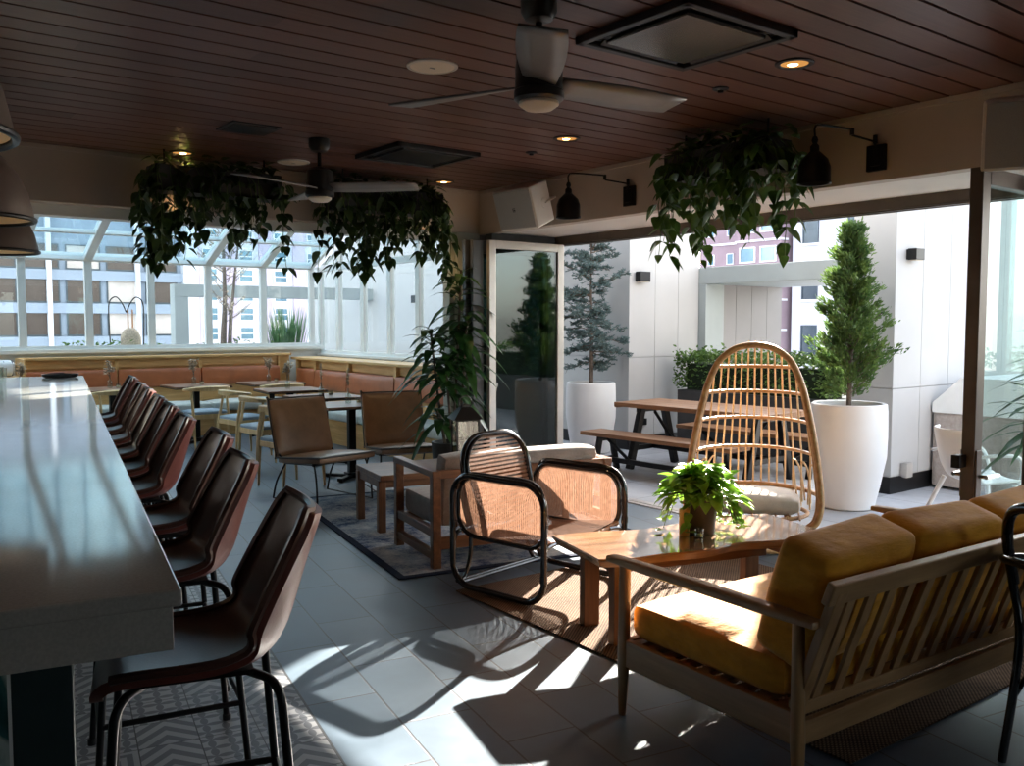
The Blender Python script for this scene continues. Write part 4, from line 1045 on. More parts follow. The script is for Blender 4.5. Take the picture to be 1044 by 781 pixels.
# ================================================================== GREY LOVESEAT (seen from behind)
t = thing('loveseat', 'grey upholstered loveseat with walnut frame, its back to the camera', 'loveseat', (3.585, 4.80, RT), -TA)
HWd, HD = .64, .36
for s in (-1, 1):
    x = s * (HWd - .03)
    m = MB(); m.bar((x, -HD + .03, 0), (x, -HD + .03, .60), .055, .055, (0, 1, 0)); m.bar((x, HD - .03, 0), (x, HD - .03, .60), .055, .055, (0, 1, 0))
    m.bar((x, -HD, .58), (x, HD, .58), .06, .04); m.bar((x, -HD + .05, .075), (x, HD - .05, .075), .045, .05); m.bar((x, -HD + .05, .215), (x, HD - .05, .215), .04, .055)
    m.build('arm_frame', 'walnut_y', t, bevel=.004)
m = MB(); m.bar((-HWd + .05, -HD + .025, .575), (HWd - .05, -HD + .025, .575), .035, .05); m.bar((-HWd + .05, -HD + .03, .15), (HWd - .05, -HD + .03, .15), .035, .075)
m.bar((-HWd + .05, HD - .04, .19), (HWd - .05, HD - .04, .19), .035, .07)
for x in (-.3, 0, .3): m.bar((x, -HD + .03, .17), (x, -HD + .025, .56), .05, .018, (0, 1, 0))
m.build('frame', 'walnut_x', t, bevel=.004)
m = MB(); m.rbox((2 * HWd - .13, .60, .17), .04, (0, .04, .31), 8, .02); m.build('seat_cushion', 'grey_linen', t, True)
m = MB(); m.rbox((2 * HWd - .17, .16, .46), .045, (.01, -.215, .455), 8, .02, (R(7), 0, 0)); m.build('back_cushion', 'grey_linen', t, True)

# ================================================================== TALL DRACAENA
random.seed(21)
t = thing('potted_dracaena', 'tall potted plant with long drooping dark leaves before the dark door stack', 'potted plant', (4.14, 6.26, 0))
m = MB(); m.lathe([(.11, 0), (.13, .01), (.155, .45), (.16, .52), (.145, .52), (.14, .48), (0, .47)], 28); m.build('pot', 'planter_dark', t, True)
m = MB(); m.lathe([(0, .478), (.139, .475)], 24, cap0=False, cap1=False); m.build('soil', 'soil', t)
f = MB(); s_ = MB()
canes = [((.03, .02), 1.95, (.11, .02), 36), ((-.05, .0), 1.45, (-.16, -.03), 36), ((.0, -.04), 1.22, (-.14, -.10), 30), ((.05, -.02), 1.58, (.06, -.08), 32), ((-.02, .03), .78, (-.08, .02), 16)]
for (bx_, by_), top, (dx, dy), nl in canes:
    base = Vector((bx_, by_, .47)); tip = Vector((bx_ + dx, by_ + dy, top))
    pts = crv([base, base.lerp(tip, .4) + Vector((dx * .1, dy * .1, .03)), tip], 6); s_.tube(pts, [.013] * 4 + [.010] * (len(pts) - 4), 8)
    for i in range(nl):
        q = i / nl; a = i * 2.4 + rnd(-.3, .3); z = top - .42 * (1 - q) * (top - .47) / 1.0
        c = base.lerp(tip, (z - .47) / (top - .47)); el = rnd(-.2, .4) + .9 * q * q
        d = Vector((math.cos(a), math.sin(a), el)); L = rnd(.28, .44) * (1 - .25 * q)
        f.leaf(c, d, (0, 0, 1), L, rnd(.065, .09), 'strap', rnd(.45, .95), .2)
f.build('foliage', 'dracaena_leaf', t, True, angle=180); s_.build('stem', 'bark', t, True)

# ================================================================== BLACK RATTAN ARMCHAIR
t = thing('rattan_armchair', 'black bent rattan armchair with woven cane seat and oval back', 'armchair', (3.225, 3.965, RT), R(191))
def sideloop(y0, y1, z0, z1, r, x, n=7):
    c = (y0 + y1) / 2; return [(x, c + a, z0 + b) for a, b in rloop(y1 - y0, z1 - z0, r, n)]
for s in (-1, 1):
    m = MB(); m.tube(sideloop(-.33, .34, .018, .645, .13, s * .365), .0175, 10, True)
    m.tube(sideloop(-.315, .325, .30, .632, .12, s * .333), .014, 10, True)
    m.tube(crv([(s * .365, -.30, .56), (s * .345, -.25, .645), (s * .34, .0, .655), (s * .345, .25, .65), (s * .36, .335, .56), (s * .365, .345, .40), (s * .365, .335, .2)], 6), .014, 8)
    for y, z in ((.34, .36), (-.32, .36), (.338, .16)):
        m.tube([(s * .365, y, z - .018), (s * .365, y, z + .018)], .0205, 10)
    m.build('side_frame', 'black_rattan', t, True)
    rows = []
    y0, y1, z0, z1, r = -.31, .32, .30, .632, .115
    for i in range(15):
        z = z0 + (z1 - z0) * i / 14; e = 0
        dz = max(0, (z0 + r) - z, z - (z1 - r)); e = r - math.sqrt(max(0, r * r - dz * dz))
        rows.append([(s * .333, (y0 + e) + (y1 - y0 - 2 * e) * j / 14, z) for j in range(15)])
    m = MB(); m.grid(rows, uv=True); m.build('side_panel', 'cane_weave', t, True)
rows = []
for p in crv([(.315, .36), (.26, .345), (.05, .315), (-.15, .295), (-.27, .30)] if False else [(.315, .36, 0), (.26, .35, 0), (.05, .322, 0), (-.15, .305, 0), (-.29, .33, 0)], 4):
    rows.append([(.325 * (-1 + j / 6), p[0], p[1] - .03 * (1 - (-1 + j / 6) ** 2)) for j in range(13)])
m = MB(); m.grid(rows, uv=True); m.build('seat', 'cane_weave', t, True)
m = MB()
for y, z in ((.315, .345), (-.285, .315)): m.tube(crv([(-.33, y, z), (-.16, y, z - .028), (.16, y, z - .028), (.33, y, z)], 5), .012, 8)
m.build('seat_rail', 'cane_tan', t, True)
for y in (-.30, -.265):
    m = MB(); m.tube([(-.365, y, .034), (.365, y, .034)], .012, 8); m.build('stretcher', 'black_rattan', t, True)
for sx in (-1, 1):
    for cv in ([(sx * .365, -.325, .26), (sx * .33, -.322, .31), (sx * .24, -.318, .32)], [(sx * .36, .335, .27), (sx * .33, .33, .315), (sx * .24, .32, .325)], [(sx * .365, -.28, .03), (sx * .30, -.30, .05), (sx * .25, -.305, .16), (sx * .24, -.31, .31)]):
        m = MB(); m.tube(crv(cv, 6), .0125, 8); m.build('brace', 'black_rattan', t, True)
bm_ = Matrix.Translation((0, -.262, .36)) @ Matrix.Rotation(R(13), 4, 'X')
def ov(x, z): return bm_ @ Vector((x, 0, z))
lp = [ov(x, z) for x, z in rloop(.56, .49, .19, 8)]
m = MB(); m.tube(lp, .0175, 10, True); lp2 = [p + (bm_.to_3x3() @ Vector((0, .024, 0))) for p in [ov(x * .95, .012 + z * .955) for x, z in rloop(.56, .49, .19, 8)]]; m.tube(lp2, .011, 8, True); m.build('back_frame', 'black_rattan', t, True)
rows = []
for i in range(17):
    z = .49 * i / 16; r = .19; dz = max(0, r - z, z - (.49 - r)); e = r - math.sqrt(max(0, r * r - dz * dz)); hw = .27 - e
    rows.append([ov(hw * (-1 + j / 6), z) for j in range(13)])
m = MB(); m.grid(rows, uv=True); m.build('backrest', 'cane_rows', t, True)

# ================================================================== SLAB COFFEE TABLE
sa = R(-15)
t = thing('coffee_table', 'live edge wooden slab coffee table holding the bright green potted plant', 'coffee table', (3.42, 2.985, RT), sa)
random.seed(5)
L2, W2 = .66, .245
top = []
for i in range(25): q = i / 24; top.append((-L2 + 2 * L2 * q, -W2 - .03 * math.sin(q * 7) - .015 * math.sin(q * 19) - .04 * q))
for i in range(25): q = i / 24; top.append((L2 - 2 * L2 * q, W2 + .03 * math.sin(q * 6 + 1) + .012 * math.sin(q * 17)))
m = MB(); n = len(top)
zt0, zt1 = .395, .438
vs = [(x * .97, y * .93, zt0) for x, y in top] + [(x, y, zt1 - .008) for x, y in top] + [(x * .995, y * .985, zt1) for x, y in top]
m.add(vs, [tuple(range(n))[::-1], tuple(range(2 * n, 3 * n))] + [(i, (i + 1) % n, n + (i + 1) % n, n + i) for i in range(n)] + [(n + i, n + (i + 1) % n, 2 * n + (i + 1) % n, 2 * n + i) for i in range(n)])
m.build('slab', 'slab_wood', t)
for x, y in ((-.50, -.15), (-.50, .15), (.46, -.17), (.46, .15)):
    m = MB(); m.bar((x, y, 0), (x, y, .395), .085, .055, (0, 1, 0)); m.build('leg', 'walnut_z', t, bevel=.004)
m = MB(); m.bar((-.475, 0, .33), (.435, 0, .33), .05, .07); m.build('stretcher', 'walnut_x', t, bevel=.004)
for x in (-.5, .46):
    m = MB(); m.bar((x, -.13, .36), (x, .13, .36), .05, .06); m.build('cross_rail', 'walnut_y', t, bevel=.004)
TZ = RT + .438
random.seed(33)
t = thing('potted_plant', 'bright green leafy plant in dark brown pot on the slab coffee table', 'potted plant', (3.475, 2.985, TZ))
m = MB(); m.lathe([(.066, 0), (.070, .006), (.084, .16), (.086, .20), (.078, .20), (.075, .17), (0, .165)], 32); m.build('pot', 'pot_brown', t, True)
m = MB(); m.lathe([(0, .178), (.0745, .176)], 20, cap0=False, cap1=False); m.build('soil', 'soil', t)
f = MB(); s_ = MB()
for i in range(250):
    a = rnd(0, 2 * PI); r = min(.185, abs(random.gauss(.02, .095))); z = .20 + .145 * (1 - (r / .21) ** 1.6) * rnd(.15, 1.1) - (.03 if r > .14 else 0)
    c = Vector((r * math.cos(a), r * math.sin(a), z)); s_.tube([(0, 0, .17), c * .6 + Vector((0, 0, .09)), c], .0022, 4)
    d = Vector((math.cos(a), math.sin(a), rnd(-.7, .8))); sc = rnd(.65, 1.2); f.leaf(c, d, (rnd(-.4, .4), rnd(-.4, .4), 1), .088 * sc, .064 * sc, 'heart', rnd(.1, .5), .35)
for i in range(13):
    a = rnd(0, 2 * PI) if i > 7 else rnd(-1.2, .5); ln = rnd(.08, .18)
    p0 = Vector((.07 * math.cos(a), .07 * math.sin(a), .20)); pts = [p0, p0 + Vector((.05 * math.cos(a), .05 * math.sin(a), .02)), p0 + Vector((.075 * math.cos(a), .075 * math.sin(a), -.03))]
    pts += [pts[-1] + Vector((.014 * math.cos(a) * k, .014 * math.sin(a) * k, -ln * k / 3)) for k in (1, 2, 3)]
    pts = [Vector((p.x, p.y, max(p.z, .008))) for p in pts]
    s_.tube(pts, .002, 4)
    for p in pts[2:]:
        for _ in range(2):
            b = a + rnd(-1.3, 1.3); sc = rnd(.55, 1); f.leaf(p, (math.cos(b), math.sin(b), rnd(-.9, .1) if p.z > .06 else .15), (0, 0, 1), .07 * sc, .05 * sc, 'heart', .2 if p.z > .07 else 0, .3)
f.build('foliage', 'lime_leaf', t, True, angle=180); s_.build('stem', 'stem_green', t, True)
t = thing('candle_glass', 'tall amber yellow candle glass left of the green potted plant', 'candle', (3.372, 3.0, TZ))
m = MB(); m.lathe([(.024, 0), (.026, .006), (.026, .135), (.022, .135), (.022, .012), (0, .012)], 24); m.build('cylinder', 'amber_glass', t, True)
m = MB(); m.lathe([(.0215, .012), (.0215, .10), (0, .098)], 20); m.build('wax', 'wax_cream', t, True)
t = thing('votive_glass', 'small clear votive glass between amber candle and dark plant pot', 'candle glass', (3.385, 2.915, TZ))
m = MB(); m.lathe([(.018, 0), (.024, .05), (.021, .05), (.017, .006), (0, .006)], 20); m.build('cup', 'clear_glass', t, True)
m = MB(); m.lathe([(.0165, .007), (.017, .02), (0, .02)], 14); m.build('candle', 'wax_cream', t, True)

# ================================================================== MUSTARD SOFA
t = thing('sofa', 'mustard velvet three seat sofa with slatted oak back seen from behind', 'sofa', (3.215, 1.985, RT), R(-3.2))
X = .845
for s in (-1, 1):
    m = MB(); m.rbox((.062, .96, .030), .012, (s * X, -.005, .585), 5, .004); m.build('armrest', 'sofa_wood_y', t, True)
    m = MB(); zb_ = -RT if s < 0 else 0
    m.tube([(s * X, .40, zb_), (s * X, .395, .20), (s * X, .39, .57)], [.015, .024, .022], 14); m.build('leg', 'sofa_wood_z', t, True)
    m = MB(); m.tube([(s * X, -.42, zb_), (s * X, -.415, .20), (s * X, -.41, .57)], [.015, .024, .019], 14); m.build('leg', 'sofa_wood_z', t, True)
    m = MB(); m.bar((s * (X - .005), -.42, .235), (s * (X - .005), .39, .235), .028, .105); m.build('side_rail', 'sofa_wood_y', t, bevel=.004)
m = MB(); m.bar((-X, .385, .235), (X, .385, .235), .028, .105); m.bar((-X, -.415, .225), (X, -.415, .225), .026, .075); m.build('seat_rail', 'sofa_wood', t, bevel=.004)
m = MB(); m.bar((-X + .02, -.385, .292), (X - .02, -.385, .292), .05, .04); m.build('lower_back_rail', 'sofa_wood', t, bevel=.004)
tp = Vector((0, -.535, .70)); bt = Vector((0, -.39, .29))
bd = (tp - bt).normalized()
m = MB(); m.bar((-X - .03, -.533, .695), (X + .03, -.533, .695), .03, .075, up=tuple(bd)); m.build('top_rail', 'sofa_wood', t, bevel=.006)
for s in (-1, 1):
    m = MB(); m.bar(Vector((s * (X - .025), 0, 0)) + bt, Vector((s * (X - .025), 0, 0)) + tp, .05, .032, up=(0, 1, .3)); m.build('back_post', 'sofa_wood_z', t, bevel=.004)
for i in range(15):
    x = -X + .10 + i * (2 * X - .20) / 14
    m = MB(); m.bar(Vector((x, 0, 0)) + bt, Vector((x, 0, 0)) + tp - bd * .03, .042, .014, up=(0, 1, .3)); m.build('slat', 'sofa_wood_z', t, bevel=.002)
m = MB()
for i in range(9): m.bar((-X + .02, -.33 + i * .085, .272), (X - .02, -.33 + i * .085, .272), .05, .014)
m.build('seat_slats', 'sofa_wood', t)
m = MB(); m.rbox((2 * X - .055, .74, .15), .05, (0, .03, .355), 10, .025); m.build('seat_cushion', 'mustard_velvet', t, True)
cw = (2 * X - .07) / 3
for i in range(3):
    m = MB(); m.rbox((cw - .006, .20, .41), .045, (-cw + i * cw, -.325, .61), 12, .03, (R(17), R((-2, 1, -1)[i]), R((3, -2, 2)[i]))); m.build('back_cushion', 'mustard_velvet', t, True)

# ================================================================== BLACK BENTWOOD ARMCHAIR (right edge)
t = thing('bentwood_armchair', 'black bentwood armchair cut off by right edge of the photo', 'armchair', (3.31, 1.10, 0), R(-111.5))
for s in (-1, 1):
    m = MB(); m.tube(crv([(s * .175, .20, 0), (s * .185, .19, .25), (s * .19, .18, .45)], 5), [.012] * 4 + [.015] * 7, 10); m.build('leg', 'black_rattan', t, True)
    m = MB(); m.tube(crv([(s * .195, -.235, 0), (s * .19, -.20, .25), (s * .19, -.185, .46), (s * .205, -.215, .66), (s * .19, -.25, .80)], 6), .0145, 10); m.build('leg', 'black_rattan', t, True)
m = MB(); m.tube(crv([(-.20, -.205, .62), (-.20, -.24, .78), (-.14, -.275, .885), (0, -.29, .91), (.14, -.275, .885), (.20, -.24, .78), (.20, -.205, .62)], 8), .018, 10); m.tube(crv([(-.12, -.19, .46), (-.125, -.225, .64), (-.07, -.26, .79), (0, -.268, .815), (.07, -.26, .79), (.125, -.225, .64), (.12, -.19, .46)], 8), .012, 10); m.build('back_hoop', 'black_rattan', t, True)
m = MB(); m.tube(crv([(-.235, .12, .46), (-.27, .16, .58), (-.275, .06, .66), (-.262, -.10, .685), (-.215, -.235, .705), (-.10, -.29, .72), (.10, -.29, .72), (.215, -.235, .705), (.262, -.10, .685), (.275, .06, .66), (.27, .16, .58), (.235, .12, .46)], 7), .0155, 10); m.build('arm_hoop', 'black_rattan', t, True)
m = MB(); m.lathe([(.0, .452), (.19, .452), (.222, .455), (.228, .468), (.22, .478), (.0, .474)], 32, cap0=False); m.build('seat', 'black_rattan', t, True)
m = MB(); m.tube([(.172 * math.cos(a * PI / 16), .172 * math.sin(a * PI / 16), .25) for a in range(32)], .009, 8, True)
for s in (-1, 1):
    m.tube(crv([(s * .192, -.20, .22), (s * .18, -.02, .42), (s * .186, .17, .22)], 7), .009, 8)
m.build('stretcher_hoop', 'black_rattan', t, True)

# ================================================================== TERRACE
GZ = -.012
# egg shaped rattan lounge chair; local +y faces the sitter's view (towards the camera)
t = thing('egg_chair', 'tall egg shaped rattan lounge chair with open spindles and white cushion', 'egg chair', (4.92, 3.78, 0), R(127))
RT_ = [(.17, .27), (.195, .375), (.25, .415), (.35, .43), (.53, .413), (.72, .386), (.895, .352), (1.08, .308), (1.23, .245), (1.305, .175), (1.345, .10), (1.36, .0)]
def rimp(z):                       # half width, y of the rim at height z
    for (z0, w0), (z1, w1) in zip(RT_, RT_[1:]):
        if z <= z1: hw = w0 + (w1 - w0) * (z - z0) / (z1 - z0); break
    else: hw = 0
    return max(0, hw), .16 - .20 * (z - .17) / 1.19
rimL = [Vector((-w_, rimp(z)[1], z)) for z, w_ in RT_]; rimR = [Vector((-p.x, p.y, p.z)) for p in rimL[:-1]]
loop = crv(rimL + rimR[::-1], 4, True)
m = MB(); m.tube(loop, .022, 10, True); m.tube([p + Vector((0, -.03, 0)) + Vector((-p.x * .04, 0, 0)) for p in loop], .015, 8, True); m.build('rim', 'rattan_pole', t, True)
hz = [(.375, .50), (.63, .52), (.84, .46), (1.03, .36), (1.21, .20)]
def dep(z):
    if z <= hz[0][0]: return hz[0][1]
    for (z0, d0), (z1, d1) in zip(hz, hz[1:]):
        if z <= z1: return d0 + (d1 - d0) * (z - z0) / (z1 - z0)
    return max(.0, .20 * (1.36 - z) / .15)
def shell(x, z):
    hw, y = rimp(z); return Vector((x, y - dep(z) * math.sqrt(max(0, 1 - (x / max(hw, .001)) ** 2)), z))
for z, dp in hz:
    hw, y = rimp(z)
    m = MB(); m.tube([shell(-hw * math.cos(PI * i / 20), z) for i in range(21)], .0125 if z > .4 else .016, 8); m.build('hoop', 'rattan_pole', t, True)
ns = 15
for k in range(ns):
    c = -.93 + 1.86 * k / (ns - 1); pts = []
    for i in range(16):
        z = .26 + (1.35 - .26) * i / 15; x = c * .40 * (1 - .22 * max(0, (z - .6)) / .75)
        if abs(x) > rimp(z)[0] - .012: break
        pts.append(shell(x, z))
    zt = pts[-1].z; pts.append(Vector((pts[-1].x * .98, rimp(zt + .03)[1] - .02, zt + .035)))
    m = MB(); m.tube(crv(pts, 2), .0065, 6); m.build('spindle', 'rattan_rod', t, True)
for s in (-1, 1):
    m = MB()
    for q in range(3):
        hw, y = rimp(.42); a = Vector((s * (hw - .02 - q * .03), y - .05 - q * .10, .31)); b = Vector((s * (hw - .03 - q * .05), y - .07 - q * .12, .55))
        m.tube(crv([a, a.lerp(b, .6) + Vector((s * .01, 0, 0)), b, b + Vector((-s * .03, -.03, .01)), a + Vector((-s * .05, -.05, .0))], 4), .0065, 6)
    m.build('side_curl', 'rattan_rod', t, True)
m = MB(); m.tube([Vector((.36 * math.cos(a * PI / 14), -.08 + .30 * math.sin(a * PI / 14), .235)) for a in range(28)], .014, 8, True)
for k in range(-4, 5): m.tube([(k * .075, -.36, .24), (k * .075, .19, .24)], .007, 6)
m.build('seat_ring', 'rattan_pole', t, True)
m = MB(); m.tube([Vector((.31 * math.cos(a * PI / 14), -.08 + .27 * math.sin(a * PI / 14), .017)) for a in range(28)], .016, 8, True)
for k in range(8):
    a = k * PI / 4 + .3; c, s = math.cos(a), math.sin(a); m.tube([(.31 * c, -.08 + .27 * s, .017), (.24 * c, -.08 + .2 * s, .235)], .011, 8)
    b = a + .4; m.tube(crv([(.31 * c, -.08 + .27 * s, .017), (.22 * math.cos(b), -.08 + .19 * math.sin(b), .13), (.31 * math.cos(b + .4), -.08 + .27 * math.sin(b + .4), .017)], 5), .008, 6)
m.build('base', 'rattan_pole', t, True)
m = MB(); m.rbox((.62, .46, .11), .05, (0, -.13, .30), 8, .025); m.build('cushion', 'cushion_cream', t, True)

# tall planters
def tall_planter(label, x, y, rt, rm, rb, h):
    t = thing('tall_planter', label, 'planter', (x, y, GZ), 0, 'tall white planters')
    m = MB(); m.lathe([(rb - .02, 0), (rb, .012), (rb + (rm - rb) * .45, h * .22), (rm - .004, h * .5), (rm, h * .68), (rt + .005, h * .93), (rt, h - .008), (rt - .012, h), (rt - .035, h - .004), (rt - .045, h - .09), (0, h - .10)], 56, cap1=False)
    m.build('pot', 'planter_white', t, True)
    m = MB(); m.lathe([(0, h - .055), (rt - .05, h - .065)], 32, cap0=False, cap1=False); m.build('soil', 'soil', t)
tall_planter('tall white round planter holding the dense green cypress', 6.69, 4.19, .295, .305, .215, .865)
tall_planter('tall white round planter holding the blue spruce by the left door', 7.18, 7.86, .285, .295, .225, .83)

random.seed(41)
t = thing('cypress_tree', 'dense narrow green cypress in the white planter before the right pier', 'tree', (6.69, 4.19, GZ + .80))
H = 1.53
m = MB(); m.tube([(0, 0, 0), (.01, 0, .5), (0, .01, 1.0), (0, 0, H - .1)], [.022, .018, .012, .004], 10); m.build('trunk', 'bark', t, True)
f = MB(); s_ = MB()
for i in range(150):
    q = (i / 150) ** .9; z = .10 + (H - .14) * q; a = i * 2.399 + rnd(-.4, .4)
    R0 = (.36 * (1 - q) ** .75 + .035) * (1 if q > .10 else .75 + 2.5 * q) * rnd(.5, 1.18)
    d = Vector((math.cos(a), math.sin(a), rnd(.35, .95))).normalized(); tip = Vector((0, 0, z)) + d * R0
    s_.tube([(0, 0, z), tip], .004, 4)
    nl = int(40 + 110 * (R0 / .36))
    for j in range(nl):
        u = rnd(.30, 1.06); p = Vector((0, 0, z)) + d * (R0 * u) + Vector((rnd(-1, 1), rnd(-1, 1), rnd(-.8, .8))) * .040
        dd = (d + Vector((rnd(-.7, .7), rnd(-.7, .7), rnd(-.1, .9)))).normalized()
        f.leaf(p, dd, (rnd(-1, 1), rnd(-1, 1), .3), rnd(.034, .06), rnd(.010, .017), 'oval', rnd(-.1, .3), .2)
f.build('foliage', 'cypress_leaf', t, True, angle=180); s_.build('branch', 'bark', t, True)

random.seed(43)
t = thing('blue_spruce', 'open blue grey conifer in the white planter beside the left folded door', 'tree', (7.18, 7.86, GZ + .77))
H = 2.05
m = MB(); m.tube(crv([(0, 0, 0), (.015, .01, .6), (-.01, 0, 1.2), (.01, .01, H)], 6), [.030 - .026 * i / 18 for i in range(19)], 10); m.build('trunk', 'bark', t, True)
f = MB(); s_ = MB()
for i in range(84):
    q = rnd(0, 1) ** 1.15; z = .24 + (H - .26) * q; a = i * 2.399 + rnd(-.6, .6)
    L = (.58 * (1 - q) ** .75 + .07) * (1 if q > .18 else .6 + 2.2 * q) * rnd(.4, 1.15)
    d = Vector((math.cos(a), math.sin(a), rnd(-.15, .35) + .5 * q))
    if d.x * L > .40: L = .40 / d.x
    pts = [Vector((0, 0, z)) + d * (L * k / 5) - Vector((0, 0, rnd(.05, .3) * L * (k / 5) ** 2)) + Vector((rnd(-.02, .02), rnd(-.02, .02), rnd(-.02, .02))) for k in range(6)]
    s_.tube(pts, [.007, .006, .005, .004, .003, .002], 5)
    for k in range(int(9 + 24 * L / .6)):
        u = rnd(.15, 1.0); w_ = u * 5; b = pts[int(min(4, w_))].lerp(pts[int(min(4, w_)) + 1], w_ - int(min(4, w_))); sd = Vector((-math.sin(a), math.cos(a), 0)) * random.choice((-1, 1)) + Vector((0, 0, rnd(-.6, .9)))
        tw = (sd + d * rnd(.1, 1.1)).normalized() * rnd(.03, .12) * (1.15 - .5 * u); s_.tube([b, b + tw], .0018, 4)
        for g in range(5):
            c = b + tw * (.2 + .2 * g)
            for h in range(3):
                e = rnd(0, 2 * PI); nd = (tw.normalized() * .5 + Vector((math.cos(e), math.sin(e), rnd(-.4, .9)))).normalized()
                f.leaf(c, nd, (rnd(-1, 1), rnd(-1, 1), .2), rnd(.024, .042), .010, 'spike', 0, .1)
f.build('needles', 'spruce_needle', t, False); s_.build('branch', 'bark', t, True)

# hedges in dark boxes
def hedge(label, x0, x1, y0, y1, zb, zt, n, seed, mat='box_leaf'):
    random.seed(seed)
    c = ((x0 + x1) / 2, (y0 + y1) / 2, GZ); t = thing('boxwood_hedge', label, 'hedge', c, 0, 'boxwood hedges in dark boxes')
    w, d = (x1 - x0) / 2, (y1 - y0) / 2
    m = MB(); m.box((-w, -d, 0), (w, d, zb)); m.build('planter_box', 'planter_dark', t, bevel=.006)
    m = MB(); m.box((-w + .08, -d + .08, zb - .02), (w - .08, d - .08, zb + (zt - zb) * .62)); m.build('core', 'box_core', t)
    f = MB()
    for i in range(n):
        x, y = rnd(-w - .05, w + .05), rnd(-d - .05, d + .05); top = zb + (zt - zb) * (.74 + .26 * (math.sin(x * 9 + y * 5) * .5 + .5) * rnd(.5, 1) + (.16 * rnd(0, 1) if random.random() < .12 else 0))
        k = random.random()
        if k < .5: z = top - abs(random.gauss(0, .05))
        else:
            z = rnd(zb + .02, top)
            if random.random() < .5: x = random.choice((-1, 1)) * (w - rnd(-.04, .09))
            else: y = random.choice((-1, 1)) * (d - rnd(-.04, .09))
        a = rnd(0, 2 * PI); f.leaf((x, y, z), (math.cos(a), math.sin(a), rnd(-.2, 1.2)), (rnd(-1, 1), rnd(-1, 1), .8), rnd(.04, .07), rnd(.022, .036), 'oval', .1, .25)
    f.build('foliage', mat, t, True, angle=180)
hedge('boxwood hedge in dark box behind the picnic table under the grey portal', 8.22, 8.66, 5.38, 7.45, .72, 1.22, 4200, 51)
hedge('boxwood hedge in dark box behind the blue conifer planter', 8.2, 8.75, 9.45, 10.1, .62, 1.16, 1500, 52)
hedge('boxwood hedge in dark box along the right end of the terrace', 9.6, 10.1, -2.0, 3.2, .62, 1.25, 3600, 53)

# picnic table and benches
PA = R(3.5)
def picnic_frame(t, L, ht, hw, splay, leg=.075):
    for s in (-1, 1):
        y = s * (L / 2 - .22)
        for q in (-1, 1):
            m = MB(); m.bar((q * (hw + splay), y, 0), (q * hw * .72, y, ht), leg, leg * .8, (0, 1, 0)); m.build('leg', 'black_steel', t, bevel=.004)
        m = MB(); m.bar((-(hw + splay * .6), y, ht * .34), (hw + splay * .6, y, ht * .34), .03, .05); m.bar((-hw, y, ht - .025), (hw, y, ht - .025), .04, .05); m.build('cross_rail', 'black_steel', t, bevel=.003)
    m = MB(); m.bar((0, -L / 2 + .22, ht * .34), (0, L / 2 - .22, ht * .34), .035, .05); m.build('stretcher', 'black_steel', t, bevel=.003)
    for s in (-1, 1):
        m = MB(); m.bar((0, s * (L / 2 - .55), ht * .36), (0, s * (L / 2 - .24), ht * .92), .02, .03); m.build('brace', 'black_steel', t, bevel=.003)
t = thing('picnic_table', 'outdoor table with thick wooden top and black splayed legs behind egg chair', 'table', (7.05, 5.98, GZ), PA)
m = MB()
for k in range(4): m.box((-.375 + k * .188, -.93, .645), (-.375 + k * .188 + .184, .93, .69))
m.build('tabletop', 'picnic_wood', t, bevel=.004)
for y in (-.90, .90):
    m = MB(); m.box((-.37, y - .027, .635), (.37, y + .027, .646)); m.build('batten', 'picnic_wood', t)
picnic_frame(t, 1.86, .64, .25, .12)
def bench(label, x, y):
    t = thing('picnic_bench', label, 'bench', (x, y, GZ), PA, 'wooden benches at the terrace table')
    m = MB()
    for k in range(2): m.box((-.16 + k * .161, -.93, .365), (-.16 + k * .161 + .159, .93, .405))
    m.build('seat', 'picnic_wood', t, bevel=.004); picnic_frame(t, 1.86, .362, .12, .05, .055)
bench('wooden bench with black legs on the near side of the terrace table', 6.44, 6.06)
bench('wooden bench with black legs between terrace table and boxwood hedge', 7.70, 5.88)
t = thing('timber_post', 'short reddish timber post at the end of the dark hedge box', 'post', (8.10, 5.40, GZ))
m = MB(); m.box((-.035, -.035, 0), (.035, .035, .40)); m.box((-.045, -.045, 0), (.045, .045, .03)); m.build('shaft', 'walnut_z', t, bevel=.003)
m = MB(); m.box((-.04, -.04, .40), (.04, .04, .415)); m.build('cap', 'walnut_z', t, bevel=.003)

# white moulded chair
def white_chair(label, x, y, rz):
    t = thing('outdoor_chair', label, 'chair', (x, y, GZ), rz, 'white moulded terrace chairs')
    pr = [(.23, .42, .20), (.20, .435, .22), (.05, .425, .235), (-.12, .43, .24), (-.19, .50, .25), (-.225, .60, .255), (-.26, .74, .235), (-.275, .79, .19)]
    P = crv([(a, b, c) for a, b, c in pr], 4); rows = []
    for i, p in enumerate(P):
        k = min(1, max(0, (i - 6) / 10)); rows.append([(p.z * (-1 + j / 6), p.x + .10 * k * abs(-1 + j / 6) ** 2.2, p.y + .02 * abs(-1 + j / 6) ** 2 * (1 - k)) for j in range(13)])
    m = MB(); m.grid(rows); m.build('seat_shell', 'chair_white', t, True, solid=.012)
    for sx in (-1, 1):
        m = MB(); m.tube([(sx * .27, .26, 0), (sx * .19, .17, .42)], [.013, .019], 10); m.build('leg', 'chair_white', t, True)
        m = MB(); m.tube([(sx * .27, -.30, 0), (sx * .19, -.13, .42)], [.013, .019], 10); m.build('leg', 'chair_white', t, True)
        m = MB(); m.tube(crv([(sx * .25, -.20, .60), (sx * .27, .0, .63), (sx * .255, .16, .61), (sx * .22, .20, .50), (sx * .20, .19, .43)], 5), .012, 8); m.build('arm', 'chair_white', t, True)
white_chair('white moulded chair outside beside the wood-clad cabinet, partly behind the door frame', 6.38, 3.0, R(-128))
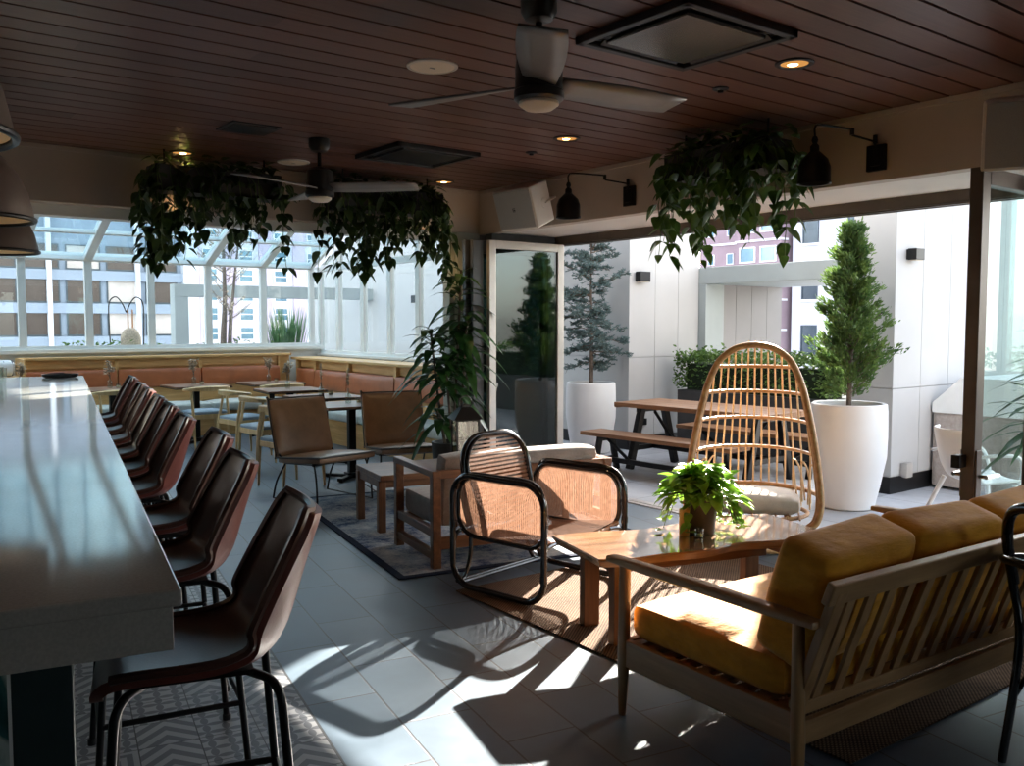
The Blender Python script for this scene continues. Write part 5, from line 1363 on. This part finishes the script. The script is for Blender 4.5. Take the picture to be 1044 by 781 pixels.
white_chair('white moulded chair farther out on the right side of the terrace', 7.7, 1.5, R(30))

t = thing('grill_cabinet', 'grey wood-clad outdoor cabinet with sloping pale lid against the white pier', 'cabinet', (8.12, 3.42, GZ))
m = MB(); m.box((0, 0, .03), (1.3, .80, .70)); m.build('carcass', 'cabinet_wood', t, bevel=.004)
m = MB(); q = [(.81, .70), (.81, .79), (.55, 1.03), (-.01, 1.03), (-.01, .70)]
m.add([(-.015, a, b) for a, b in q] + [(1.315, a, b) for a, b in q], [tuple(range(5)), tuple(range(5, 10))[::-1]] + [(i, 5 + i, 5 + (i + 1) % 5, (i + 1) % 5) for i in range(5)]); m.build('lid', 'frame_white', t, bevel=.004)
m = MB(); m.box((-.012, .03, .03), (0, .38, .68)); m.box((-.012, .40, .03), (0, .77, .68)); m.build('door', 'cabinet_wood', t, bevel=.003)

random.seed(61)
t = thing('potted_palm', 'dark strap-leaved potted plant seen through the open glass door at right', 'potted plant', (6.02, 2.30, GZ))
m = MB(); m.lathe([(.13, 0), (.15, .01), (.19, .40), (.18, .40), (.17, .36), (0, .35)], 28); m.build('pot', 'planter_dark', t, True)
f = MB(); s_ = MB()
for c, top in (((.03, 0), 1.38), ((-.05, .03), 1.05)):
    s_.tube([(c[0], c[1], .35), (c[0] * 2, c[1] * 2, top)], .014, 8)
    for i in range(34):
        a = i * 2.4; q = i / 34; d = Vector((math.cos(a), math.sin(a), rnd(-.1, .3) + .8 * q * q)); f.leaf((c[0] * 2, c[1] * 2, top - .25 * (1 - q)), d, (0, 0, 1), rnd(.36, .52), rnd(.05, .07), 'strap', rnd(.3, .8), .2)
f.build('foliage', 'dracaena_leaf', t, True, angle=180); s_.build('stem', 'bark', t, True)

# terrace wall lamps and boxes
def wall_box(label, x, y, z, w=.11, h=.10, d=.10, name='wall_light', mat='black_steel', cat='wall light', face='y'):
    t = thing(name, label, cat, (x, y, z), 0 if face == 'y' else -PI / 2, 'small boxes on the terrace walls')
    m = MB(); m.box((-w * .4, -.02, -h * .45), (w * .4, 0, h * .45)); m.build('back_plate', mat, t)
    m = MB(); m.box((-w / 2, -d, -h / 2), (w / 2, -.02, h / 2)); m.build('body', mat, t, bevel=.003)
    m = MB(); m.box((-w * .4, -d + .01, -h / 2 - .004), (w * .4, -.03, -h / 2)); m.build('lens', 'shade_cream', t)
wall_box('black box wall light high on the right white pier', 7.68, 4.25, 2.11, .14, .10)
wall_box('black box wall light on the left white pier beside the conifer', 7.80, 7.69, 2.06, .17, .12)
wall_box('grey metal socket box low on the right white pier', 7.66, 4.25, .20, .10, .13, .07, 'outlet_box', 'silver_frame', 'socket box')
wall_box('dark socket box low on the left white pier behind picnic table', 7.86, 7.69, .32, .08, .08, .05, 'outlet_box', 'black_steel', 'socket box')
wall_box('dark socket box low on the left white pier, smaller of the pair', 7.76, 7.69, .33, .05, .07, .05, 'outlet_box', 'silver_frame', 'socket box')
wall_box('black box wall light on courtyard wall seen through side glazing, nearer one', 8.70, 11.6, 1.95, .2, .14, name='wall_light', face='x')
wall_box('black box wall light on courtyard wall seen through side glazing, farther one', 8.70, 14.2, 1.95, .2, .14, name='wall_light', face='x')

# strip of planting outside the glasshouse end
random.seed(71)
t = thing('planting_bed', 'low green planting in a white trough outside the glasshouse end wall', 'plant bed', (2.6, 13.35, GZ))
m = MB(); m.box((-4.0, -.28, 0), (3.4, .28, 1.02)); m.build('trough', 'frame_white', t)
m = MB(); m.box((-3.95, -.23, 1.0), (3.35, .23, 1.05)); m.build('soil', 'soil', t)
f = MB()
for i in range(1500):
    x = rnd(-3.9, 3.3); hgt = .10 + .10 * (math.sin(x * 3.1) * .5 + .5) + .06 * (math.sin(x * 11) * .5 + .5)
    a = rnd(0, 2 * PI); f.leaf((x, rnd(-.2, .2), 1.04 + rnd(0, hgt)), (math.cos(a), math.sin(a), rnd(0, 1.4)), (rnd(-1, 1), rnd(-1, 1), .7), rnd(.05, .09), rnd(.02, .035), 'oval', .2, .2)
f.build('foliage', 'box_leaf', t, True, angle=180)
t = thing('ornamental_grass', 'tall tuft of green grass outside at the corner of the glass wall', 'grass', (5.78, 13.36, 1.041))
m = MB(); m.lathe([(.12, .0), (.14, .02), (.13, .04)], 16); m.build('clump', 'soil', t)
f = MB()
for i in range(260):
    a = rnd(0, 2 * PI); r = rnd(0, .30); f.leaf((r * math.cos(a), r * .6 * math.sin(a), .01), (math.cos(a) * .25, math.sin(a) * .25, 1), (math.cos(a), math.sin(a), 0), rnd(.3, .75), .016, 'strap', rnd(-.1, .05), .2)
f.build('blades', 'grass_blade', t, True, angle=180)
t = thing('wicker_urn', 'pale wicker urn with two candle sticks outside the glass wall', 'urn', (3.46, 13.36, 1.041))
m = MB(); m.lathe([(.09, 0), (.125, .03), (.14, .16), (.135, .28), (.10, .36), (.06, .39), (.05, .40), (0, .40)], 28); m.build('body', 'wicker_pale', t, True)
for x in (-.03, .03):
    m = MB(); m.lathe([(.011, .38), (.010, .66)], 10, (x, 0, 0)); m.build('taper', 'cane_tan', t, True)
t = thing('wire_heart', 'black wire heart shaped garden frame behind the wicker urn', 'garden ornament', (3.46, 13.55, 1.041))
for s in (-1, 1):
    m = MB(); m.tube(crv([(s * .22, 0, 0), (s * .235, 0, .5), (s * .225, 0, .76), (s * .14, 0, .84), (s * .06, 0, .76), (0, 0, .62)], 6), .009, 8); m.build('wire', 'black_steel', t, True)
t = thing('bare_tree', 'thin bare tree with forked trunk outside the glass end wall', 'tree', (5.2, 14.6, GZ))
m = MB(); m.tube(crv([(0, 0, 0), (.02, 0, 1.2), (.06, 0, 2.0), (.05, .05, 3.6)], 6), [.07 - .055 * i / 18 for i in range(19)], 10); m.tube(crv([(.08, 0, 0), (.14, .02, 1.3), (.24, .05, 2.2), (.42, .1, 3.4)], 6), [.05 - .04 * i / 18 for i in range(19)], 8); m.build('trunk', 'bark', t, True)
s_ = MB(); f = MB()
for i in range(46):
    z = rnd(1.5, 3.3); a = rnd(0, 2 * PI); L = rnd(.2, .7); p = Vector((.06 + rnd(-.02, .2), .03, z)); q = p + Vector((math.cos(a) * L, math.sin(a) * L, L * .8)); s_.tube([p, p.lerp(q, .5) + Vector((0, 0, -.03)), q], [.008, .006, .003], 5)
    for j in range(16): b = rnd(0, 2 * PI); f.leaf(p.lerp(q, rnd(.3, 1.1)), (math.cos(b), math.sin(b), rnd(-.6, .5)), (0, 0, 1), .06, .03, 'oval', .3, .2)
s_.build('branch', 'bark', t, True); f.build('leaves', 'dry_flower', t, True, angle=180)

# ================================================================== THE CITY
m = MB(); m.box((-160, -60, -41), (260, 260, -40)); struct(m.build('floor', 'city_grey'))
def shared(name, mesh, mat, parent, loc=(0, 0, 0)):
    o = bpy.data.objects.new(name, mesh); COL.objects.link(o); o.parent = parent; o.location = loc; return o
def win_mesh(w, h, frame, pane, split=False, fr=.08, dp=.12):
    f = MB(); f.box((-w / 2, -dp, 0), (-w / 2 + fr, .02, h)); f.box((w / 2 - fr, -dp, 0), (w / 2, .02, h)); f.box((-w / 2 + fr, -dp, 0), (w / 2 - fr, .02, fr)); f.box((-w / 2 + fr, -dp, h - fr), (w / 2 - fr, .02, h))
    if split: f.box((-w / 2 + fr, -dp, h * .5 - fr / 2), (w / 2 - fr, .02, h * .5 + fr / 2))
    f.slot = 1; f.box((-w / 2 + fr, -.06, fr), (w / 2 - fr, -.03, h - fr))
    o = f.build('win', [frame, pane]); me = o.data; bpy.data.objects.remove(o); return me
# grey office block across the street, left
t = thing('office_building', 'grey office block with bands of brown curtained windows seen through glass wall', 'building', (0, 70, 0))
m = MB(); m.box((-45, 0, -40), (22.4, 14, 10.4)); m.build('wall', 'city_grey', t)
wm = [win_mesh(2.3, 1.75, 'city_glass_dark', 'city_glass_brown', fr=.09), win_mesh(2.3, 1.75, 'city_glass_dark', 'city_curtain', fr=.09)]
random.seed(81)
for fl_ in range(5):
    z = 7.35 - fl_ * 2.35 - 1.0
    for k in range(13):
        shared('window', wm[1 if random.random() < .3 else 0], None, t, (-12 + k * 2.7, -.01, z - 1.0))
    m = MB(); m.box((-45, -.35, z - 1.75), (22.6, 0, z - 1.05)); m.build('spandrel', 'city_grey', t)
for k in range(6):
    m = MB(); m.box((-11 + k * 5.9, -.5, -40), (-10.7 + k * 5.9, 0, 10.4)); m.build('fin', 'city_trim', t)
m = MB(); m.box((21.9, -.6, -40), (23.0, 14, 22)); m.build('corner_pillar', 'city_white', t)
# pale mauve high-rise
t = thing('apartment_tower', 'pale mauve and white high-rise with many small windows behind the glass corner', 'building', (28, 90, 0))
m = MB(); m.box((0, 0, -40), (26, 18, 46)); m.build('wall', 'city_white', t)
for k in range(7):
    m = MB(); m.box((.6 + k * 3.7, -.3, -40), (1.9 + k * 3.7, 0, 46)); m.build('pilaster', 'city_mauve', t)
wm = win_mesh(1.5, 1.35, 'city_trim', 'city_glass_blue', True, fr=.10)
for i in range(14):
    for k in range(7): shared('window', wm, None, t, (2.95 + k * 3.7, -.02, -6 + i * 1.95))
# pale blue glass tower seen through the sloped roof
t = thing('glass_tower', 'tall pale blue glass tower seen through the sloping roof panes', 'building', (-8, 90, 0))
m = MB(); m.box((-30, 34, -40), (44, 50, 85)); m.build('shaft', 'tower_blue', t)
for i in range(26):
    m = MB(); m.box((-30.2, 33.7, 10 + i * 2.9), (44.2, 34, 10.35 + i * 2.9)); m.build('floor_band', 'city_trim', t)
for k in range(24):
    m = MB(); m.box((-30 + k * 3.2, 33.6, -40), (-29.8 + k * 3.2, 34, 85)); m.build('fin', 'city_glass_blue', t)
# brick tower beyond the portal
t = thing('brick_tower', 'mauve brick apartment tower with white floor bands beyond the grey portal', 'building', (60, 43.6, 0))
m = MB(); m.box((0, 0, -40), (16, 8.4, 32)); m.box((-.8, -.4, -40), (16, 3.9, 32)); m.build('wall', 'city_brick', t)
for i in range(19):
    z = -20.2 + i * 2.35
    m = MB(); m.box((-.95, -.5, z), (0, 3.95, z + .16)); m.box((-.12, 3.9, z), (.2, 8.5, z + .16)); m.build('floor_band', 'city_trim', t)
wm = win_mesh(1.55, 1.25, 'city_trim', 'city_glass_blue', False, fr=.1); wm2 = win_mesh(.7, .9, 'city_trim', 'city_glass_blue', False, fr=.06)
for i in range(14):
    z = -8.4 + i * 2.35
    for y in (.75, 2.75):
        o = shared('window', wm, None, t, (-.8, y, z + .65)); o.rotation_euler = (0, 0, -PI / 2)
    for y in (5.1, 7.1):
        o = shared('window', wm2, None, t, (0, y, z + .7)); o.rotation_euler = (0, 0, -PI / 2)
# pale building with sash windows
t = thing('pale_building', 'pale stuccoed building with dark sash windows behind the cypress', 'building', (60, 30.5, 0))
m = MB(); m.box((0, 0, -40), (14, 12.2, 13.2)); m.box((-.25, -.2, 12.9), (14, 12.3, 13.4)); m.build('wall', 'city_pale', t)
wm = win_mesh(1.35, 2.3, 'city_glass_dark', 'city_glass_dark', True, fr=.1)
for i in range(6):
    for y in (1.2, 4.0, 6.8, 10.6):
        o = shared('window', wm, None, t, (0, y, 7.6 - i * 4.25)); o.rotation_euler = (0, 0, -PI / 2)
        m = MB(); m.box((-.18, y - .8, 7.45 - i * 4.25), (0, y + .8, 7.6 - i * 4.25)); m.build('sill', 'city_trim', t)

# ================================================================== LIGHT AND CAMERA
SUN_AZ, SUN_EL = R(61), R(22.5)    # azimuth clockwise from +y
sd = bpy.data.lights.new('sun', 'SUN'); sd.energy = 38.0; sd.angle = R(.55); sd.color = (1, .91, .80)
so = bpy.data.objects.new('sun', sd); COL.objects.link(so)
sdir = Vector((math.sin(SUN_AZ) * math.cos(SUN_EL), math.cos(SUN_AZ) * math.cos(SUN_EL), math.sin(SUN_EL)))
so.rotation_euler = sdir.to_track_quat('Z', 'Y').to_euler(); so.location = sdir * 30
for nm, loc, e in (('downlight_lamp', (3.47, 2.48, ZC - .03), 3), ('downlight_lamp', (3.73, 4.32, ZC - .03), 2), ('downlight_lamp', (4.06, 6.22, ZC - .03), 3), ('downlight_lamp', (1.98, 6.25, ZC - .03), 9)):
    l = bpy.data.lights.new(nm, 'SPOT'); l.energy = e * 4; l.color = (1, .62, .28); l.spot_size = R(95); l.spot_blend = .6; l.shadow_soft_size = .03
    o = bpy.data.objects.new(nm, l); COL.objects.link(o); o.location = loc
W = bpy.data.worlds.new('sky'); S.world = W; W.use_nodes = True
nt = W.node_tree; nt.nodes.clear()
ow = nt.nodes.new('ShaderNodeOutputWorld'); bg = nt.nodes.new('ShaderNodeBackground'); sk = nt.nodes.new('ShaderNodeTexSky')
sk.sky_type = 'NISHITA'; sk.sun_disc = False; sk.sun_elevation = SUN_EL; sk.sun_rotation = SUN_AZ; sk.air_density = 1.0; sk.dust_density = 1.6; sk.ozone_density = 1.2
bg.inputs[1].default_value = 1.0
hs = nt.nodes.new('ShaderNodeHueSaturation'); hs.inputs['Saturation'].default_value = .4
nt.links.new(sk.outputs[0], hs.inputs['Color']); nt.links.new(hs.outputs[0], bg.inputs[0]); nt.links.new(bg.outputs[0], ow.inputs[0])

cd = bpy.data.cameras.new('camera'); cam = bpy.data.objects.new('camera', cd); COL.objects.link(cam)
cam.location = (0, 0, 1.5); cam.rotation_euler = (R(90 - 3.75), 0, R(-37.4))
cd.sensor_fit = 'HORIZONTAL'; cd.sensor_width = 36; cd.lens = 36 * 920 / 1044; cd.clip_start = .02; cd.clip_end = 500
S.camera = cam
vs_ = S.view_settings
S.display_settings.display_device = 'sRGB'
vs_.view_transform = 'Standard'; vs_.look = 'None'; vs_.exposure = 0.32; vs_.gamma = 1.0; vs_.use_curve_mapping = False
cy = S.cycles
cy.max_bounces = 10; cy.diffuse_bounces = 5; cy.glossy_bounces = 4; cy.transmission_bounces = 6; cy.transparent_max_bounces = 32
cy.sample_clamp_indirect = 6; cy.caustics_reflective = False; cy.caustics_refractive = False; cy.use_denoising = True
